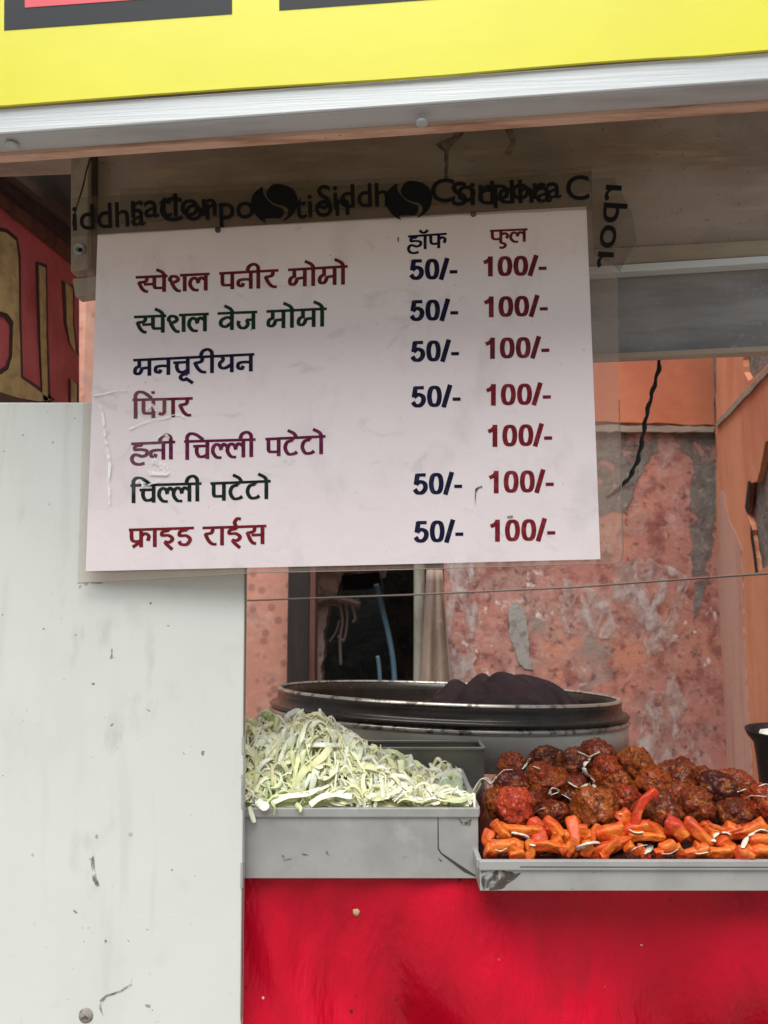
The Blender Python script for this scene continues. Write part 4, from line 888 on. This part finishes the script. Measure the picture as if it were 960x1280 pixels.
for k in range(6):
    bm = bmesh.new(); bmesh.ops.create_icosphere(bm, subdivisions=5, radius=1)
    for q in bm.verts:
        n_ = q.co.normalized(); o_ = Vector((k * 7.3, k * 2.1, 0))
        s_ = 1 + .20 * noise.noise(n_ * 1.5 + o_) + .13 * noise.noise(n_ * 3.2 + o_) + .07 * (abs(noise.noise(n_ * 6 + o_)) * 2 - .6) + .05 * noise.noise(n_ * 13 + o_) + .03 * noise.noise(n_ * 24 + o_)
        q.co = n_ * s_
    me = bpy.data.meshes.new('fried_ball'); bm.to_mesh(me); bm.free(); me.materials.append(M['ball'])
    for p in me.polygons: p.use_smooth = True
    protos.append(me)
redme = protos[2].copy(); redme.materials.clear(); redme.materials.append(M['redball'])
balls = [
 (639, 957, 17, 1.085, (1, 1, .9), 'small dark fried ball at the top left corner of the heap'),
 (684, 954, 22, 1.09, (1.1, 1, .95), 'dark brown fried ball at the top of the heap, near the tin container'),
 (716, 959, 23, 1.085, (1.1, 1, .95), 'wrinkled dark fried ball left of the long white shred on top'),
 (747, 947, 23, 1.11, (1, 1, .9), 'dark red fried ball highest of all, behind the long white shred'),
 (757, 967, 20, 1.075, (1, 1, 1.1), 'dark fried ball just below the highest one, touching the white shred'),
 (794, 958, 22, 1.08, (1, 1, 1.05), 'golden brown fried ball on the skyline right of the highest ball'),
 (680, 977, 25, 1.05, (1.15, 1, .85), 'oval brown fried ball at the heap left middle carrying a white triangle of shred'),
 (639, 982, 21, 1.035, (1.05, 1, 1), 'brown fried ball directly above the bright red one'),
 (744, 1012, 27, .99, (1.05, 1, 1), 'large dark red fried ball in the middle front above the potato sticks'),
 (782, 1002, 19, 1.01, (1, 1, 1.05), 'orange brown fried ball with a white fleck, right of the large dark red one'),
 (693, 1018, 18, .995, (1.1, 1, .9), 'very dark fried ball sunk in the gap right of the bright red one'),
 (816, 980, 24, 1.055, (1, 1, .85), 'dark fried ball behind the upright curved potato stick'),
 (849, 973, 25, 1.085, (1.1, 1, .9), 'reddish fried ball on the skyline in the right half'),
 (826, 1017, 26, .985, (1, 1, 1), 'large pitted brown fried ball right of the curved potato stick'),
 (869, 1008, 22, 1.005, (1, 1, 1), 'glossy brown fried ball flecked with white, touching the large pitted one'),
 (897, 988, 24, 1.05, (1.05, 1, .9), 'broad orange brown fried ball near the right end of the heap'),
 (917, 1017, 20, 1.0, (1.1, 1, .85), 'flat brown fried ball left of the drooping white shred at the right'),
 (922, 979, 19, 1.09, (1.2, 1, .8), 'dark flat fried ball at the back beside the black pot'),
 (956, 1006, 23, 1.02, (1, 1, 1.05), 'dark fried ball cut by the right edge of the photo'),
 (878, 972, 15, 1.10, (1, 1, .9), 'small dark fried ball at the back between two bigger ones'),
 (714, 990, 22, 1.05, (1, 1, 1), 'dark fried ball half hidden under the short white shreds in the middle'),
 (771, 985, 20, 1.06, (1, 1, 1), 'shadowed fried ball in the hollow below the golden brown one'),
 (668, 1002, 16, 1.02, (1.2, 1, .8), 'small shadowed fried ball behind the bright red one'),
 (846, 996, 18, 1.04, (1, 1, 1), 'shadowed fried ball between the reddish one and the large pitted one'),
 (623, 1003, 17, 1.03, (.8, 1, 1.1), 'dark fried ball at the left wall of the tray behind the red one'),
 (785, 1030, 16, .985, (1.1, 1, .8), 'red sauced ball low in the middle beside the curved potato stick'),
 (938, 1040, 18, .98, (1.2, 1, .7), 'dark fried ball low at the right under the white shred'),
]
rb = random.Random(3)
def ball(px, py, rp, Y, sc, me, label, grp):
    o = bpy.data.objects.new('fried_ball', me); link(o); o.location = P(px, py, Y); r = rp / F * Y
    o.scale = (r * sc[0], r * sc[1], r * sc[2]); o.rotation_euler = (rb.uniform(-.3, .3), rb.uniform(-.3, .3), rb.uniform(0, 6.28))
    tag(o, label, 'fried ball', grp)
    mw = Matrix.LocRotScale(o.location, o.rotation_euler.to_quaternion(), o.scale)
    bm = bmesh.new(); bmesh.ops.create_icosphere(bm, subdivisions=3, radius=1.0)
    remember([mw @ q.co for q in bm.verts], [tuple(x.index for x in fc.verts) for fc in bm.faces]); bm.free()
for i, (px, py, rp, Y, sc, lb) in enumerate(balls): ball(px, py, rp, Y, sc, protos[i % 6], lb, 'fried balls in the right tray')
ball(643, 1008, 23, .985, (1, 1, 1.02), redme, 'bright red orange fried ball above the left potato sticks', 'fried balls in the right tray')
# potato sticks
def fry(pts, wpx, Y, label, col=None, name='potato_stick'):
    c = catmull(pts, 8) if len(pts) > 2 else [tuple(a + (b - a) * t / 15 for a, b in zip(*pts)) for t in range(16)]
    n = len(c); y0, y1 = Y if isinstance(Y, tuple) else (Y, Y)
    P3 = [P(x, y, y0 + (y1 - y0) * i / (n - 1)) for i, (x, y) in enumerate(c)]
    r = wpx * .58 / F * (y0 + y1) / 2; sd = rb.uniform(0, 99); V, Fs = [], []; seg = 20
    rot = rb.uniform(0, 1.57); wedge = rb.choice([0, .1, .25, .45])
    for i, p in enumerate(P3):
        t = (P3[min(i + 1, n - 1)] - P3[max(i - 1, 0)]).normalized(); a = t.cross(Vector((.2, .9, .3))).normalized(); b = t.cross(a)
        q = i / (n - 1); tp_ = min(1, .72 + 5 * min(q, 1 - q)) * (1 - wedge * q) * (.9 + .15 * math.sin(3 * q + sd))
        for k in range(seg):
            th = 2 * math.pi * k / seg + rot; ce, se = math.cos(th), math.sin(th)
            sq = (abs(ce) ** 7 + abs(se) ** 7) ** (-1 / 7)
            rr = r * tp_ * sq * .9 * (1 + .24 * noise.noise(Vector((ce * 1.1 + sd, se * 1.1, q * 3))))
            qq = p + a * ce * rr + b * se * rr * .8; V.append(qq + noise.noise_vector(qq * 90) * r * .13 + noise.noise_vector(qq * 330) * r * .055 + noise.noise_vector(qq * 700) * r * .03)
    for i in range(n - 1):
        for k in range(seg): k2 = (k + 1) % seg; Fs.append((i * seg + k, i * seg + k2, (i + 1) * seg + k2, (i + 1) * seg + k))
    V.append(P3[0] * 1.0 - (P3[1] - P3[0]) * .35); V.append(P3[-1] + (P3[-1] - P3[-2]) * .35); a0, a1 = len(V) - 2, len(V) - 1
    for k in range(seg):
        k2 = (k + 1) % seg; Fs.append((a0, k2, k)); Fs.append((a1, (n - 1) * seg + k, (n - 1) * seg + k2))
    o = mesh(name, V, Fs, M['fry'], smooth=True, sub=1); tag(o, label, 'potato stick', 'orange potato sticks in the right tray'); remember(V, Fs)
sticks = [
 ([(662, 1026), (673, 1040), (672, 1056), (660, 1066)], 19, (.965, .945), 'bright orange curved potato stick right of the red ball'),
 ([(680, 1026), (692, 1036), (703, 1050)], 18, (.965, .95), 'short orange potato stick slanting down beside the very dark ball'),
 ([(684, 1060), (703, 1051)], 18, .94, 'stubby orange potato stick lying under the slanting short one'),
 ([(715, 1024), (718, 1044), (716, 1070)], 19, (.965, .935), 'upright red orange potato stick below the large dark red ball'),
 ([(730, 1069), (760, 1060), (792, 1048)], 18, (.935, .95), 'long orange potato stick lying along the tray rim in the middle'),
 ([(617, 1026), (627, 1040), (638, 1050)], 14, (.955, .945), 'red potato stick leaning from the bright red ball'),
 ([(612, 1038), (610, 1050), (620, 1057), (635, 1057)], 12, (.95, .935), 'hooked red potato piece in the left corner of the tray'),
 ([(638, 1054), (652, 1062)], 19, .935, 'red chunk of potato under the short fat white shred'),
 ([(636, 1071), (656, 1067)], 15, .928, 'orange potato chunk on the rim below the fat white shred'),
 ([(821, 988), (806, 1000), (796, 1018), (793, 1034)], 13, (.955, .955), 'slim curved orange potato stick standing between two big balls'),
 ([(774, 1028), (787, 1014)], 16, .965, 'bright red potato piece left of the slim standing stick'),
 ([(786, 1046), (808, 1045), (832, 1048)], 13, (.95, .945), 'brownish flat potato stick behind the long rim stick'),
 ([(832, 1030), (846, 1036), (856, 1050)], 22, (.95, .94), 'thick red orange potato piece below the large pitted ball'),
 ([(858, 1026), (872, 1040), (890, 1058)], 18, (.955, .935), 'sharp edged orange potato stick slanting right below the flecked ball'),
 ([(882, 1032), (906, 1040)], 15, .955, 'red potato stick under the flat brown ball'),
 ([(900, 1048), (914, 1066)], 20, .94, 'blocky red orange potato piece with two white bits above it'),
 ([(936, 1052), (968, 1049)], 14, .94, 'orange potato stick running out at the right edge'),
 ([(920, 1064), (941, 1072)], 17, .918, 'orange potato piece lapping over the tray rim at the right'),
 ([(818, 1068), (829, 1066)], 14, .93, 'small orange cube of potato at the rim beside a thin white curl'),
 ([(866, 1060), (884, 1066)], 17, .935, 'red potato piece at the rim left of the blocky one'),
 ([(836, 1060), (852, 1064)], 15, .935, 'dark red potato piece behind the rim in the right middle'),
 ([(905, 1034), (925, 1042)], 18, .96, 'dull orange potato slab under the flat brown ball'),
 ([(700, 1066), (708, 1058)], 15, .93, 'red potato tip sticking up at the rim beside the upright stick'),
 ([(606, 1062), (622, 1068)], 16, .93, 'dark red potato lump in the front left corner'),
 ([(940, 1066), (965, 1064)], 15, .93, 'red potato piece at the rim under the right edge stick'),
 ([(757, 1040), (770, 1050)], 16, .955, 'red potato chunk behind the long rim stick'),
 ([(731, 1045), (742, 1052)], 16, .95, 'red potato chunk beside the yellowish white shred'),
 ([(886, 1046), (896, 1050)], 15, .95, 'small red potato chunk behind the sharp edged stick'),
]
for p_, w_, Y_, lb in sticks: fry(p_, w_, Y_, lb)
for k in range(36):
    px = 606 + (k % 18) * 20.5 + rb.uniform(-8, 8); py = (1063 if k < 18 else 1042) + rb.uniform(-6, 6); a = rb.uniform(0, 6.28); L_ = rb.uniform(26, 52)
    Y_ = (.932 if k < 18 else .955); px = max(px, 612 + L_ / 2)
    fry([(px - math.cos(a) * L_ / 2, py - math.sin(a) * L_ / 4), (px + rb.uniform(-4, 4), py + rb.uniform(-5, 5)), (px + math.cos(a) * L_ / 2, py + math.sin(a) * L_ / 4)], rb.uniform(12, 17), Y_, 'small red orange potato scrap half buried between the bigger sticks')
# white shreds on the fried food
bvh = BVHTree.FromPolygons(hit_v, hit_f)
sh = [
 ([(641, 962), (630, 963), (622, 970)], 3, 'short curved white shred on the upper left balls'),
 ([(663, 948), (656, 957), (649, 966)], 4, 'straight white shred slanting at the top left of the heap'),
 ([(602, 973), (611, 974), (610, 988), (608, 996), (616, 1007)], 4, 'crooked white shred hanging over the left wall of the tray'),
 ([(622, 971), (613, 980), (606, 974), (600, 976), (592, 991)], 6, 'greenish white cabbage strip bridging the two trays'),
 ([(723, 940), (736, 946), (742, 944), (750, 940)], 6, 'forked white shred lying across the highest ball'),
 ([(737, 946), (730, 958), (733, 968), (741, 974), (743, 985)], 6, 'long crinkled white shred falling down from the forked one'),
 ([(711, 978), (720, 984), (727, 984), (734, 980)], 6, 'broad white shred in the centre of the balls'),
 ([(687, 993), (690, 985), (699, 989), (688, 994)], 4, 'small white triangle of shred on the oval ball'),
 ([(700, 992), (708, 996), (715, 1001)], 4, 'short white sliver below the broad shred'),
 ([(681, 1010), (670, 1015), (662, 1021)], 4, 'white sliver slanting over the very dark ball'),
 ([(639, 1041), (650, 1043), (658, 1046), (666, 1057)], 10, 'fat bent white cabbage piece on the left potato sticks'),
 ([(722, 1063), (732, 1055), (746, 1053)], 10, 'yellowish white cabbage piece in front of the upright stick'),
 ([(619, 1062), (626, 1064), (634, 1060)], 4, 'thin white shred in the front left corner'),
 ([(786, 1037), (795, 1041), (804, 1040)], 6, 'small white piece below the slim standing stick'),
 ([(785, 1072), (791, 1062), (799, 1058), (809, 1056)], 2.5, 'thin white curl at the tray rim'),
 ([(806, 1068), (811, 1062), (814, 1056)], 8, 'pale green leaf bit beside the thin white curl'),
 ([(827, 1067), (838, 1067), (848, 1061)], 3, 'thin pinkish white shred right of the pale green bit'),
 ([(869, 1067), (876, 1067), (885, 1065)], 5, 'short flat white shred at the rim in the right half'),
 ([(892, 1052), (893, 1045), (898, 1041)], 6, 'curved white bit left of the white nub on the blocky piece'),
 ([(902, 1041), (908, 1041), (912, 1044)], 8, 'rounded white nub on the blocky potato piece'),
 ([(928, 1001), (932, 1018), (938, 1028), (945, 1035)], 4.5, 'long drooping white shred at the right end'),
 ([(928, 1060), (934, 1047), (944, 1040), (952, 1037), (962, 1041)], 6, 'wide arched white shred at the right edge'),
 ([(921, 990), (934, 986), (946, 984), (957, 980), (966, 984)], 3.5, 'greyish thin shred in front of the black pot'),
 ([(930, 1000), (938, 995), (948, 995), (958, 996)], 3, 'lower greyish thin shred by the right edge ball'),
 ([(774, 1017), (777, 1018)], 5, 'tiny white fleck on the orange brown ball'),
 ([(667, 958), (672, 960), (675, 961)], 3.5, 'tiny white fleck near the top left balls'),
]
for pts, wpx, lb in sh:
    c = catmull(pts, 5) if len(pts) > 2 else pts; out = []
    last = None
    for x, y in c:
        d = ray(x, y).normalized(); h = bvh.ray_cast(EYE, d)
        p = h[0] - d * .004 if h[0] else None
        if p is None: p = P(x, y, last.y if last else 1.03)
        if last is not None and abs(p.y - last.y) > .014: p = P(x, y, last.y + math.copysign(.014, p.y - last.y) * .5)
        out.append(p); last = p
    rr = [wpx * .66 / F * p.y * (.6 + .55 * abs(noise.noise(Vector((i * .6, wpx, len(lb)))) + .35)) for i, p in enumerate(out)]
    v, f = tubev(out, rr, 8, .34)
    tag(mesh('cabbage_shred', v, f, M['shred'], smooth=True, sub=1), lb, 'cabbage shred', 'white shreds on the fried food')
